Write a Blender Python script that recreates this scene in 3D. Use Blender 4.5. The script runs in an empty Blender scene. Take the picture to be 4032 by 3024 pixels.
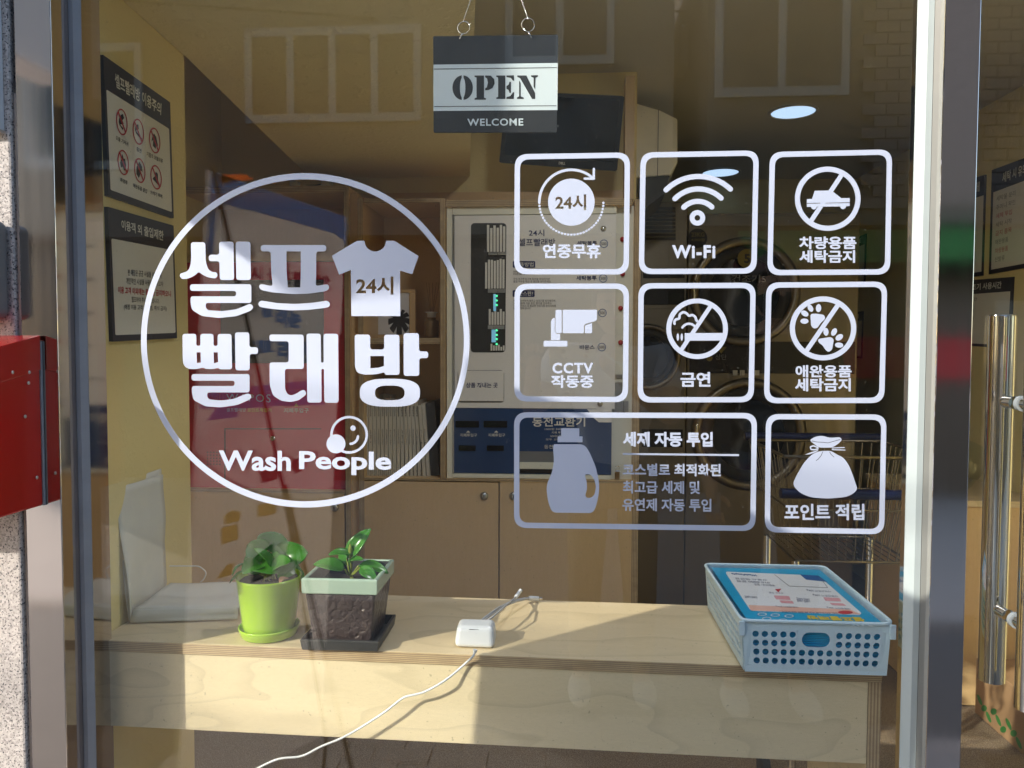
import bpy, bmesh, math, random
from mathutils import Vector, Matrix, Euler
from mathutils.geometry import tessellate_polygon
random.seed(7)
R = math.radians
scene = bpy.context.scene
COL = scene.collection

# ------------------------------------------------------------------ camera
CAM = Vector((0.0, -1.30, 1.40))
YAW, PITCH, ROLL = R(3.8), R(2.42), R(0.15)
F_PX, PW, PH = 3028.0, 4032.0, 3024.0          # focal length in pixels of the 4032 x 3024 photograph
CROT = (Matrix.Rotation(YAW, 3, 'Z') @ Matrix.Rotation(R(90) - PITCH, 3, 'X') @ Matrix.Rotation(ROLL, 3, 'Z'))
cam_d = bpy.data.cameras.new('camera')
cam = bpy.data.objects.new('camera', cam_d)
COL.objects.link(cam)
cam.matrix_world = Matrix.Translation(CAM) @ CROT.to_4x4()
cam_d.sensor_fit = 'HORIZONTAL'
cam_d.sensor_width = 36.0
cam_d.lens = 36.0 * F_PX / PW
cam_d.clip_start = 0.02
cam_d.clip_end = 600
scene.camera = cam

# ------------------------------------------------------------------ sky, sun, exposure
SUN = Vector((1.19, 1.0, -0.77)).normalized()   # direction the light travels
SUN_EL = math.asin(-SUN.z)
SUN_ROT = math.atan2(-SUN.x, -SUN.y)
world = bpy.data.worlds.new('World'); scene.world = world; world.use_nodes = True
wn = world.node_tree.nodes; wl = world.node_tree.links
sky = wn.new('ShaderNodeTexSky'); sky.sky_type = 'NISHITA'; sky.sun_disc = False
sky.sun_elevation = SUN_EL; sky.sun_rotation = SUN_ROT % (2 * math.pi)
bg = wn['Background']; bg.inputs['Strength'].default_value = 0.15
wl.new(sky.outputs[0], bg.inputs['Color'])
sun_d = bpy.data.lights.new('sun', 'SUN'); sun_d.energy = 2.02; sun_d.angle = R(0.53); sun_d.color = (1.0, 0.93, 0.83)
sun_o = bpy.data.objects.new('sun', sun_d); COL.objects.link(sun_o)
sun_o.rotation_euler = SUN.to_track_quat('-Z', 'Y').to_euler()
sun_o.location = (-8, -8, 8)
scene.view_settings.view_transform = 'Standard'
scene.view_settings.look = 'None'
scene.view_settings.exposure = 1.52
scene.view_settings.gamma = 1.0
scene.render.engine = 'CYCLES'
cy = scene.cycles
cy.use_denoising = True
cy.max_bounces = 12; cy.diffuse_bounces = 7; cy.glossy_bounces = 6; cy.transmission_bounces = 8; cy.transparent_max_bounces = 24
cy.caustics_reflective = False; cy.caustics_refractive = False
cy.sample_clamp_indirect = 4.0

# ------------------------------------------------------------------ pixel rays -> points of the place
def ray(u, v):
    return CROT @ Vector(((u - PW / 2) / F_PX, -(v - PH / 2) / F_PX, -1.0))
def P(u, v, y):
    d = ray(u, v); t = (y - CAM.y) / d.y
    return CAM + d * t
def Pplane(u, v, p0, n):
    d = ray(u, v); t = (Vector(p0) - CAM).dot(n) / d.dot(n)
    return CAM + d * t
def Pz(u, v, z):
    d = ray(u, v); t = (z - CAM.z) / d.z
    return CAM + d * t
def crop(x0, y0, k):
    """pixel of an enlarged crop -> pixel of the photograph"""
    return lambda *pts: [(x0 + p[0] / k, y0 + p[1] / k) for p in pts]
def plane_y(y):
    return lambda a, b: P(a, b, y)
def plane_on(p0, n, off=0.0):
    n = Vector(n).normalized(); p0 = Vector(p0) + n * off
    return lambda a, b: Pplane(a, b, p0, n)
def plane_z(z):
    return lambda a, b: Pz(a, b, z)
def bil(q, s, t):
    """bilinear point of quad TL,TR,BR,BL"""
    a = Vector(q[0]).lerp(Vector(q[1]), s); b = Vector(q[3]).lerp(Vector(q[2]), s)
    return a.lerp(b, t)

# ------------------------------------------------------------------ materials
MATS = {}
def nodes_of(name):
    m = bpy.data.materials.new(name); m.use_nodes = True
    nt = m.node_tree
    return m, nt.nodes, nt.links, nt.nodes['Principled BSDF']
def vmix(n, l, fac, c1, c2):
    x = n.new('ShaderNodeMix'); x.data_type = 'RGBA'
    for sock, val in ((x.inputs[0], fac), (x.inputs[6], c1), (x.inputs[7], c2)):
        if hasattr(val, 'is_output') or hasattr(val, 'links'): l.new(val, sock)
        elif isinstance(val, tuple): sock.default_value = (*val, 1)
        else: sock.default_value = val
    return x.outputs[2]
def noise(n, l, scale, detail=4, rough=0.6, stretch=None, coord='Object'):
    tc = n.new('ShaderNodeTexCoord'); src = tc.outputs[coord]
    if stretch:
        mp = n.new('ShaderNodeMapping'); mp.inputs['Scale'].default_value = stretch
        l.new(src, mp.inputs[0]); src = mp.outputs[0]
    t = n.new('ShaderNodeTexNoise'); t.inputs['Scale'].default_value = scale
    t.inputs['Detail'].default_value = detail; t.inputs['Roughness'].default_value = rough
    l.new(src, t.inputs['Vector'])
    return t.outputs['Fac']
def ramp(n, l, fac, stops):
    r = n.new('ShaderNodeValToRGB')
    e = r.color_ramp.elements
    while len(e) < len(stops): e.new(0.5)
    for el, (p, c) in zip(e, stops): el.position = p; el.color = (*c, 1)
    l.new(fac, r.inputs[0])
    return r.outputs[0]
def bump(n, l, b, h, strength=0.2, dist=0.002):
    x = n.new('ShaderNodeBump'); x.inputs['Strength'].default_value = strength; x.inputs['Distance'].default_value = dist
    l.new(h, x.inputs['Height']); l.new(x.outputs[0], b.inputs['Normal'])
def plain(name, col, rough=0.5, metal=0.0, var=0.06, vscale=9.0, bmp=0.0, bscale=120.0, spec=0.5, coat=0.0):
    m, n, l, b = nodes_of(name)
    c = vmix(n, l, noise(n, l, vscale), tuple(max(0, x * (1 - var * 1.6)) for x in col), tuple(min(1, x * (1 + var * 1.6)) for x in col))
    l.new(c, b.inputs['Base Color'])
    b.inputs['Roughness'].default_value = rough; b.inputs['Metallic'].default_value = metal
    b.inputs['Specular IOR Level'].default_value = spec; b.inputs['Coat Weight'].default_value = coat
    if bmp: bump(n, l, b, noise(n, l, bscale), bmp, 0.001)
    rr = n.new('ShaderNodeMapRange'); rr.inputs[3].default_value = rough * 0.8; rr.inputs[4].default_value = min(1, rough * 1.25); l.new(noise(n, l, 17.0, 6, 0.7), rr.inputs[0]); l.new(rr.outputs[0], b.inputs['Roughness'])
    MATS[name] = m
    return m
def emit(name, col, s):
    m, n, l, b = nodes_of(name)
    b.inputs['Base Color'].default_value = (*col, 1); b.inputs['Emission Color'].default_value = (*col, 1); b.inputs['Emission Strength'].default_value = s
    MATS[name] = m
def mat_glass(name, tint, refl=1.0, dirt=0.02):
    m, n, l, b = nodes_of(name); n.remove(b)
    out = n['Material Output']
    g = n.new('ShaderNodeNewGeometry')
    dot = n.new('ShaderNodeVectorMath'); dot.operation = 'DOT_PRODUCT'
    l.new(g.outputs['Normal'], dot.inputs[0]); l.new(g.outputs['Incoming'], dot.inputs[1])
    ab = n.new('ShaderNodeMath'); ab.operation = 'ABSOLUTE'; l.new(dot.outputs['Value'], ab.inputs[0])
    om = n.new('ShaderNodeMath'); om.operation = 'SUBTRACT'; om.inputs[0].default_value = 1; l.new(ab.outputs[0], om.inputs[1])
    pw = n.new('ShaderNodeMath'); pw.operation = 'POWER'; pw.inputs[1].default_value = 5; l.new(om.outputs[0], pw.inputs[0])
    ma = n.new('ShaderNodeMath'); ma.operation = 'MULTIPLY_ADD'; ma.inputs[1].default_value = 0.9; ma.inputs[2].default_value = 0.046 * refl; l.new(pw.outputs[0], ma.inputs[0])
    tr = n.new('ShaderNodeBsdfTransparent'); tr.inputs[0].default_value = (*tint, 1)
    gl = n.new('ShaderNodeBsdfGlossy'); gl.inputs['Roughness'].default_value = 0.0; gl.inputs[0].default_value = (1, 1, 1, 1)
    mx = n.new('ShaderNodeMixShader'); l.new(ma.outputs[0], mx.inputs[0]); l.new(tr.outputs[0], mx.inputs[1]); l.new(gl.outputs[0], mx.inputs[2])
    last = mx.outputs[0]
    if dirt:
        df = n.new('ShaderNodeBsdfDiffuse'); df.inputs[0].default_value = (0.8, 0.8, 0.8, 1)
        nz = noise(n, l, 3.0, 8, 0.7, (1.0, 1.0, 0.35))
        nz2 = noise(n, l, 420.0, 1, 0.4)
        r1 = ramp(n, l, nz, [(0.45, (0, 0, 0)), (0.8, (dirt, dirt, dirt))])
        r2 = ramp(n, l, nz2, [(0.76, (0, 0, 0)), (0.80, (0.25, 0.25, 0.25))])
        ad = n.new('ShaderNodeMath'); ad.operation = 'ADD'; l.new(r1, ad.inputs[0]); l.new(r2, ad.inputs[1])
        m2 = n.new('ShaderNodeMixShader'); l.new(ad.outputs[0], m2.inputs[0]); l.new(last, m2.inputs[1]); l.new(df.outputs[0], m2.inputs[2])
        last = m2.outputs[0]
    l.new(last, out.inputs['Surface'])
    MATS[name] = m
def mat_wood(name, c1, c2, axis='X', rough=0.45, figure=True):
    m, n, l, b = nodes_of(name)
    st = {'X': (1.2, 9, 9), 'Z': (9, 9, 1.0), 'Y': (9, 1.2, 9)}[axis]
    grain = noise(n, l, 6.0, 8, 0.65, tuple(s * 2.2 for s in st))
    fine = noise(n, l, 14.0, 4, 0.7, tuple(s * 5 for s in st))
    c = vmix(n, l, grain, c1, c2)
    c = vmix(n, l, ramp(n, l, fine, [(0.35, (0.0, 0.0, 0.0)), (0.75, (0.22, 0.22, 0.22))]), c, tuple(x * 0.62 for x in c1))
    if figure:      # broad flowing year rings of peeled birch veneer
        tc = n.new('ShaderNodeTexCoord'); mp = n.new('ShaderNodeMapping'); mp.inputs['Scale'].default_value = {'X': (1.3, 3, 4.2), 'Z': (4, 3, 1.0), 'Y': (3.5, 1.2, 3)}[axis]
        l.new(tc.outputs['Object'], mp.inputs[0])
        nz = n.new('ShaderNodeTexNoise'); nz.inputs['Scale'].default_value = 1.5; nz.inputs['Detail'].default_value = 2; l.new(mp.outputs[0], nz.inputs['Vector'])
        mu = n.new('ShaderNodeMath'); mu.operation = 'MULTIPLY'; mu.inputs[1].default_value = 9; l.new(nz.outputs['Fac'], mu.inputs[0])
        fr = n.new('ShaderNodeMath'); fr.operation = 'FRACT'; l.new(mu.outputs[0], fr.inputs[0])
        line = ramp(n, l, fr.outputs[0], [(0.0, (0.0, 0.0, 0.0)), (0.70, (0.04, 0.04, 0.04)), (0.96, (0.42, 0.42, 0.42)), (1.0, (0, 0, 0))])
        c = vmix(n, l, line, c, tuple(x * 0.72 for x in c1))
    spots = noise(n, l, 150.0, 1, 0.3)
    c = vmix(n, l, ramp(n, l, spots, [(0.755, (0, 0, 0)), (0.79, (0.5, 0.5, 0.5))]), c, tuple(x * 0.4 for x in c1))
    l.new(c, b.inputs['Base Color']); b.inputs['Roughness'].default_value = rough
    bump(n, l, b, fine, 0.06, 0.0006)
    MATS[name] = m
def mat_ply_edge(name, axis='Z', period=0.0034):
    """laminated plywood edge: dark and pale plies side by side along an axis"""
    m, n, l, b = nodes_of(name)
    tc = n.new('ShaderNodeTexCoord'); sp = n.new('ShaderNodeSeparateXYZ'); l.new(tc.outputs['Object'], sp.inputs[0])
    wob = noise(n, l, 14.0, 3, 0.6, (1, 1, 1))
    a = n.new('ShaderNodeMath'); a.operation = 'MULTIPLY_ADD'; a.inputs[1].default_value = 0.0012; l.new(wob, a.inputs[0]); l.new(sp.outputs[axis], a.inputs[2])
    mu = n.new('ShaderNodeMath'); mu.operation = 'DIVIDE'; mu.inputs[1].default_value = period; l.new(a.outputs[0], mu.inputs[0])
    fr = n.new('ShaderNodeMath'); fr.operation = 'FRACT'; l.new(mu.outputs[0], fr.inputs[0])
    c = ramp(n, l, fr.outputs[0], [(0.0, (0.50, 0.37, 0.20)), (0.42, (0.60, 0.46, 0.27)), (0.5, (0.28, 0.19, 0.11)), (0.92, (0.33, 0.23, 0.13)), (1.0, (0.50, 0.37, 0.20))])
    dk = noise(n, l, 40.0, 3, 0.6, (0.5, 1, 1))
    c = vmix(n, l, ramp(n, l, dk, [(0.4, (0, 0, 0)), (0.8, (0.5, 0.5, 0.5))]), c, (0.20, 0.13, 0.07))
    l.new(c, b.inputs['Base Color']); b.inputs['Roughness'].default_value = 0.7
    MATS[name] = m
def mat_granite(name):
    m, n, l, b = nodes_of(name)
    tc = n.new('ShaderNodeTexCoord')
    v = n.new('ShaderNodeTexVoronoi'); v.inputs['Scale'].default_value = 260; l.new(tc.outputs['Object'], v.inputs['Vector'])
    v2 = n.new('ShaderNodeTexNoise'); v2.inputs['Scale'].default_value = 300; v2.inputs['Detail'].default_value = 2; l.new(tc.outputs['Object'], v2.inputs['Vector'])
    base = ramp(n, l, v.outputs['Color'], [(0.0, (0.22, 0.20, 0.19)), (0.4, (0.42, 0.385, 0.36)), (1.0, (0.56, 0.52, 0.49))])
    c = vmix(n, l, ramp(n, l, v2.outputs['Fac'], [(0.58, (0, 0, 0)), (0.63, (1, 1, 1))]), base, (0.05, 0.05, 0.055))
    l.new(c, b.inputs['Base Color']); b.inputs['Roughness'].default_value = 0.75
    bump(n, l, b, v2.outputs['Fac'], 0.5, 0.0015)
    MATS[name] = m
def mat_stucco(name, c, strength=0.35, scale=38):
    m, n, l, b = nodes_of(name)
    a = noise(n, l, scale, 6, 0.6); big = noise(n, l, 2.2, 3)
    l.new(vmix(n, l, big, tuple(x * 0.93 for x in c), tuple(min(1, x * 1.05) for x in c)), b.inputs['Base Color'])
    b.inputs['Roughness'].default_value = 0.85
    bump(n, l, b, ramp(n, l, a, [(0.50, (0, 0, 0)), (0.72, (1, 1, 1))]), strength, 0.004)
    MATS[name] = m
def mat_steel(name, rough=0.06, col=(0.66, 0.585, 0.535), wav=0.012):
    m, n, l, b = nodes_of(name)
    b.inputs['Base Color'].default_value = (*col, 1); b.inputs['Metallic'].default_value = 1.0
    rr = noise(n, l, 60.0, 3, 0.6, (1, 1, 0.02))
    r = n.new('ShaderNodeMapRange'); r.inputs[3].default_value = rough * 0.6; r.inputs[4].default_value = rough * 1.8; l.new(rr, r.inputs[0])
    l.new(r.outputs[0], b.inputs['Roughness'])
    bump(n, l, b, noise(n, l, 5.0, 2, 0.5, (1, 1, 0.6)), wav, 0.02)
    MATS[name] = m
def mat_floor(name):
    m, n, l, b = nodes_of(name)
    a = noise(n, l, 240, 3, 0.8); c = noise(n, l, 90, 2, 0.6)
    l.new(vmix(n, l, c, ramp(n, l, a, [(0.35, (0.06, 0.04, 0.025)), (0.50, (0.34, 0.25, 0.15)), (0.66, (0.72, 0.64, 0.50))]), (0.22, 0.15, 0.09)), b.inputs['Base Color'])
    b.inputs['Roughness'].default_value = 0.95; bump(n, l, b, a, 0.9, 0.006)
    MATS[name] = m
def mat_leaf(name, c1, c2, rough=0.3):
    m, n, l, b = nodes_of(name)
    c = vmix(n, l, noise(n, l, 55.0, 4), c1, c2)
    l.new(c, b.inputs['Base Color']); b.inputs['Roughness'].default_value = rough
    b.inputs['Specular IOR Level'].default_value = 0.5
    tl = n.new('ShaderNodeBsdfTranslucent'); l.new(c, tl.inputs[0])
    mx = n.new('ShaderNodeMixShader'); mx.inputs[0].default_value = 0.3
    l.new(b.outputs[0], mx.inputs[1]); l.new(tl.outputs[0], mx.inputs[2]); l.new(mx.outputs[0], n['Material Output'].inputs['Surface'])
    MATS[name] = m
def mat_translucent(name, col, f=0.5):
    m, n, l, b = nodes_of(name)
    c = vmix(n, l, noise(n, l, 8.0), tuple(x * 0.95 for x in col), col)
    l.new(c, b.inputs['Base Color']); b.inputs['Roughness'].default_value = 0.5
    tl = n.new('ShaderNodeBsdfTranslucent'); l.new(c, tl.inputs[0])
    mx = n.new('ShaderNodeMixShader'); mx.inputs[0].default_value = f
    l.new(b.outputs[0], mx.inputs[1]); l.new(tl.outputs[0], mx.inputs[2]); l.new(mx.outputs[0], n['Material Output'].inputs['Surface'])
    MATS[name] = m

mat_glass('window_glass', (0.975, 0.985, 0.97), 1.0, 0.004)
mat_glass('clear_acrylic', (0.90, 0.93, 0.93), 1.0, 0.0)
mat_wood('birch', (0.66, 0.52, 0.31), (0.74, 0.60, 0.39), 'X')
mat_wood('birch_up', (0.64, 0.43, 0.20), (0.72, 0.51, 0.26), 'Z', 0.4, False)
mat_wood('birch_panel', (0.72, 0.60, 0.38), (0.78, 0.66, 0.44), 'X', 0.5)
mat_ply_edge('ply_edge_z', 'Z', 0.0034)
mat_ply_edge('ply_edge_x', 'X', 0.0055)
mat_ply_edge('ply_edge_zb', 'Z', 0.0060)
mat_granite('granite')
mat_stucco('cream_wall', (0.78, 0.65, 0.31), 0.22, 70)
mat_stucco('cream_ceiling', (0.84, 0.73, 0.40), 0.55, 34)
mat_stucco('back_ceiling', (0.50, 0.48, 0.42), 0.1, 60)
mat_steel('steel')
mat_steel('steel_soft', 0.25, (0.50, 0.49, 0.45), 0.02)
mat_steel('chrome', 0.04, (0.75, 0.74, 0.72), 0.0)
mat_steel('dark_steel', 0.32, (0.22, 0.19, 0.14), 0.02)
mat_floor('loop_mat')
plain('vinyl_white', (0.475, 0.525, 0.64), 0.4, var=0.015)
plain('white_plastic', (0.66, 0.68, 0.70), 0.3, var=0.02)
plain('basket_plastic', (0.62, 0.77, 0.85), 0.35, var=0.02)
plain('sealant_white', (0.39, 0.45, 0.45), 0.35, var=0.05, vscale=20)
plain('sealant_grey', (0.25, 0.26, 0.28), 0.5, var=0.12, vscale=25, bmp=0.1, bscale=60)
plain('caulk_beige', (0.50, 0.42, 0.35), 0.7, var=0.1, vscale=18)
plain('red_paint', (0.42, 0.010, 0.008), 0.22, var=0.05, vscale=6, bmp=0.05, bscale=90, coat=0.4)
plain('black', (0.012, 0.012, 0.014), 0.35, var=0.2)
plain('black_gloss', (0.008, 0.008, 0.009), 0.08, var=0.1)
plain('washer_clear', (0.30, 0.34, 0.36), 0.2)
plain('rubber', (0.02, 0.02, 0.02), 0.7)
plain('sign_black', (0.016, 0.018, 0.022), 0.45, var=0.2, vscale=30)
plain('sign_white', (0.66, 0.74, 0.78), 0.45, var=0.03)
plain('poster_dark', (0.030, 0.028, 0.042), 0.5)
plain('poster_white', (0.76, 0.74, 0.68), 0.5, var=0.03)
plain('poster_grey', (0.18, 0.18, 0.18), 0.5)
plain('print_red', (0.48, 0.02, 0.03), 0.5)
plain('print_navy', (0.010, 0.018, 0.10), 0.5)
plain('print_blue', (0.03, 0.11, 0.30), 0.5)
plain('print_cyan', (0.02, 0.36, 0.62), 0.3)
plain('print_black', (0.015, 0.014, 0.016), 0.5)
plain('print_yellow', (0.75, 0.55, 0.05), 0.4)
plain('badge_yellow_shaded', (0.16, 0.12, 0.012), 0.4)  # print yellow darkened to stand in for the dim dryer aisle
plain('badge_white_shaded', (0.12, 0.12, 0.12), 0.4)  # white with the same dimness put into its colour
plain('print_pink', (0.72, 0.35, 0.38), 0.4)
plain('print_salmon', (0.75, 0.45, 0.36), 0.4)
plain('paper_white', (0.74, 0.76, 0.78), 0.4, var=0.02)
plain('machine_grey', (0.84, 0.82, 0.78), 0.45, var=0.03)
plain('machine_cream', (0.80, 0.79, 0.66), 0.45, var=0.03)
plain('machine_navy', (0.014, 0.05, 0.15), 0.25, var=0.15, vscale=3)
plain('kiosk_red', (0.72, 0.028, 0.055), 0.3, var=0.05)
plain('screen_grey', (0.10, 0.10, 0.105), 0.25)
plain('lime_glaze', (0.32, 0.52, 0.03), 0.12, var=0.04, vscale=12, coat=0.5)
plain('celadon_glaze', (0.40, 0.52, 0.41), 0.2, var=0.07, vscale=25, coat=0.3)
plain('tray_black', (0.035, 0.035, 0.034), 0.4, var=0.2, vscale=40)
plain('soil', (0.018, 0.014, 0.011), 0.95, var=0.4, vscale=90, bmp=1.0, bscale=160)
plain('dry_leaf', (0.42, 0.24, 0.13), 0.7, var=0.2)
mat_leaf('leaf_round', (0.030, 0.15, 0.018), (0.085, 0.30, 0.03), 0.25)
mat_leaf('leaf_long', (0.035, 0.17, 0.018), (0.08, 0.28, 0.03), 0.22)
mat_leaf('stem_green', (0.20, 0.26, 0.04), (0.30, 0.34, 0.06), 0.4)
plain('bag_white', (0.66, 0.64, 0.57), 0.7, var=0.05, vscale=14, bmp=0.25, bscale=12)
plain('cable_grey', (0.42, 0.42, 0.43), 0.4)
plain('magazine_cover', (0.03, 0.03, 0.032), 0.3)
plain('magazine_spine', (0.60, 0.56, 0.46), 0.45, var=0.05)
plain('monitor_black', (0.010, 0.010, 0.011), 0.3)
plain('screen_off', (0.006, 0.007, 0.008), 0.06)
plain('ac_white', (0.78, 0.75, 0.64), 0.35, var=0.02)
plain('dark_vent', (0.025, 0.024, 0.02), 0.5)
plain('dryer_dark', (0.020, 0.018, 0.015), 0.25)
plain('button_red', (0.45, 0.02, 0.02), 0.3)
plain('cardboard', (0.36, 0.22, 0.11), 0.8, var=0.08, bmp=0.05)
plain('print_green', (0.04, 0.20, 0.04), 0.6)
plain('cart_blue', (0.005, 0.008, 0.035), 0.35)
plain('asphalt', (0.055, 0.055, 0.057), 0.9, var=0.2, vscale=60, bmp=0.5, bscale=260)
plain('paver', (0.40, 0.36, 0.32), 0.85, var=0.2, vscale=7, bmp=0.3, bscale=150)
plain('mortar', (0.14, 0.13, 0.12), 0.9)
plain('paving_far', (0.42, 0.38, 0.34), 0.9, var=0.15, vscale=5, bmp=0.3, bscale=60)
plain('facade_beige', (0.25, 0.21, 0.165), 0.8, var=0.08, vscale=2)
plain('facade_grey', (0.18, 0.15, 0.125), 0.8, var=0.08, vscale=2)
plain('wall_tile', (0.30, 0.225, 0.19), 0.6, var=0.12, vscale=4)
plain('window_frame_white', (0.45, 0.44, 0.42), 0.4)
plain('dark_glass', (0.035, 0.037, 0.032), 0.06)
plain('shopfront_dark', (0.08, 0.055, 0.04), 0.4)
plain('roof_dark', (0.05, 0.04, 0.035), 0.7)
plain('skin', (0.52, 0.32, 0.22), 0.5, var=0.05)
plain('hair', (0.012, 0.010, 0.009), 0.5)
plain('cloth_white', (0.70, 0.70, 0.70), 0.9, bmp=0.2, bscale=60)
plain('cloth_black', (0.015, 0.015, 0.017), 0.9, bmp=0.2, bscale=60)
plain('cloth_denim', (0.06, 0.09, 0.15), 0.9, var=0.2, vscale=20, bmp=0.2, bscale=90)
plain('cloth_khaki', (0.30, 0.26, 0.20), 0.9, var=0.1, bmp=0.2, bscale=60)
plain('shoe_white', (0.6, 0.6, 0.58), 0.6)
mat_translucent('banner_white', (0.90, 0.86, 0.84), 0.62)
mat_translucent('banner_blue', (0.16, 0.38, 0.85), 0.75)
mat_translucent('banner_orange', (0.80, 0.16, 0.04), 0.7)
mat_translucent('banner_yellow', (0.80, 0.55, 0.14), 0.7)
mat_translucent('banner_ink', (0.03, 0.06, 0.10), 0.5)
mat_translucent('banner_grey', (0.42, 0.42, 0.40), 0.5)
mat_translucent('reed_glass', (0.30, 0.20, 0.10), 0.3)
emit('lamp_glow', (0.52, 0.72, 1.0), 0.40)
emit('led_green', (0.1, 1.0, 0.45), 0.35)
emit('led_blue', (0.25, 0.6, 0.9), 0.12)
# ------------------------------------------------------------------ mesh helpers
def link(name, me, mat=None, parent=None):
    if mat is not None and not me.materials: me.materials.append(MATS[mat] if isinstance(mat, str) else mat)
    o = bpy.data.objects.new(name, me); COL.objects.link(o)
    if parent is not None:
        o.parent = parent
        o.matrix_parent_inverse = parent_world(parent).inverted()
    return o
def parent_world(o):
    m = Matrix.LocRotScale(o.location, o.rotation_euler, o.scale)
    if o.parent: return parent_world(o.parent) @ o.matrix_parent_inverse @ m
    return m
def thing(name, label, cat, loc=(0, 0, 0), group=None):
    o = bpy.data.objects.new(name, None); COL.objects.link(o); o.location = loc; o.empty_display_size = 0.05
    return tag(o, label, cat, group)
def tag(o, label, cat, group=None):
    o['label'] = label; o['category'] = cat
    if group: o['group'] = group
    return o
def struct(o): o['kind'] = 'structure'; return o
class MB:
    def __init__(self): self.v = []; self.f = []; self.sm = []
    def add(self, vs, fs, smooth=False):
        k = len(self.v); self.v += [Vector(p) for p in vs]
        self.f += [[i + k for i in f] for f in fs]; self.sm += [smooth] * len(fs)
        return self
    def box(self, a, b):
        x0, y0, z0 = a; x1, y1, z1 = b
        if x0 > x1: x0, x1 = x1, x0
        if y0 > y1: y0, y1 = y1, y0
        if z0 > z1: z0, z1 = z1, z0
        vs = [(x0, y0, z0), (x1, y0, z0), (x1, y1, z0), (x0, y1, z0), (x0, y0, z1), (x1, y0, z1), (x1, y1, z1), (x0, y1, z1)]
        return self.add(vs, [(3, 2, 1, 0), (4, 5, 6, 7), (0, 1, 5, 4), (1, 2, 6, 5), (2, 3, 7, 6), (3, 0, 4, 7)])
    def hexa(self, p):
        """8 points: bottom ring 0-3, top ring 4-7 in the same order"""
        return self.add(p, [(3, 2, 1, 0), (4, 5, 6, 7), (0, 1, 5, 4), (1, 2, 6, 5), (2, 3, 7, 6), (3, 0, 4, 7)])
    def prism(self, loop, off):
        """closed 3D loop swept by an offset vector"""
        n = len(loop); off = Vector(off); a = [Vector(p) for p in loop]; b = [p + off for p in a]
        tri = tessellate_polygon([a])
        fs = [tuple(t) for t in tri] + [tuple(i + n for i in reversed(t)) for t in tri]
        fs += [(i, (i + 1) % n, (i + 1) % n + n, i + n) for i in range(n)]
        return self.add(a + b, fs)
    def tube(self, pts, r, seg=8, cap=True):
        pts = [Vector(p) for p in pts]; n = len(pts)
        rs = r if isinstance(r, (list, tuple)) else [r] * n
        vs = []; up = None
        for i, p in enumerate(pts):
            t = (pts[min(i + 1, n - 1)] - pts[max(i - 1, 0)]).normalized()
            if up is None:
                up = Vector((0, 0, 1)) if abs(t.z) < 0.9 else Vector((1, 0, 0))
            a = t.cross(up).normalized(); bb = a.cross(t).normalized(); up = bb
            for k in range(seg):
                w = 2 * math.pi * k / seg
                vs.append(p + (a * math.cos(w) + bb * math.sin(w)) * rs[i])
        fs = [(i * seg + k, i * seg + (k + 1) % seg, (i + 1) * seg + (k + 1) % seg, (i + 1) * seg + k) for i in range(n - 1) for k in range(seg)]
        self.add(vs, fs, True)
        if cap:
            self.add(vs[:seg], [tuple(range(seg))[::-1]]); self.add(vs[-seg:], [tuple(range(seg))])
        return self
    def lathe(self, prof, c=(0, 0, 0), seg=40, axis='Z', close=False):
        c = Vector(c); vs = []
        for r, h in prof:
            for k in range(seg):
                w = 2 * math.pi * k / seg
                if axis == 'Z': vs.append(c + Vector((r * math.cos(w), r * math.sin(w), h)))
                elif axis == 'Y': vs.append(c + Vector((r * math.cos(w), h, r * math.sin(w))))
                else: vs.append(c + Vector((h, r * math.cos(w), r * math.sin(w))))
        n = len(prof)
        fs = [(i * seg + k, i * seg + (k + 1) % seg, (i + 1) * seg + (k + 1) % seg, (i + 1) * seg + k) for i in range(n - 1) for k in range(seg)]
        return self.add(vs, fs, True)
    def sphere(self, c, r, seg=14, rings=8, sc=(1, 1, 1)):
        prof = [(max(1e-5, r * math.sin(math.pi * i / rings)), -r * math.cos(math.pi * i / rings)) for i in range(rings + 1)]
        k = len(self.v); self.lathe(prof, (0, 0, 0), seg)
        for i in range(k, len(self.v)):
            p = self.v[i]; self.v[i] = Vector((p.x * sc[0], p.y * sc[1], p.z * sc[2])) + Vector(c)
        return self
    def mesh(self, name='m'):
        me = bpy.data.meshes.new(name)
        me.from_pydata([tuple(p) for p in self.v], [], self.f)
        if any(self.sm): me.polygons.foreach_set('use_smooth', self.sm)
        bm = bmesh.new(); bm.from_mesh(me); bmesh.ops.recalc_face_normals(bm, faces=bm.faces); bm.to_mesh(me); bm.free()
        me.update(); return me
    def obj(self, name, mat, parent=None, bevel=0, seg=2):
        o = link(name, self.mesh(name), mat, parent)
        if bevel:
            md = o.modifiers.new('bevel', 'BEVEL'); md.width = bevel; md.segments = seg; md.limit_method = 'ANGLE'; md.angle_limit = R(40)
        return o
def boxo(name, a, b, mat, parent=None, bevel=0, seg=2):
    return MB().box(a, b).obj(name, mat, parent, bevel, seg)

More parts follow.
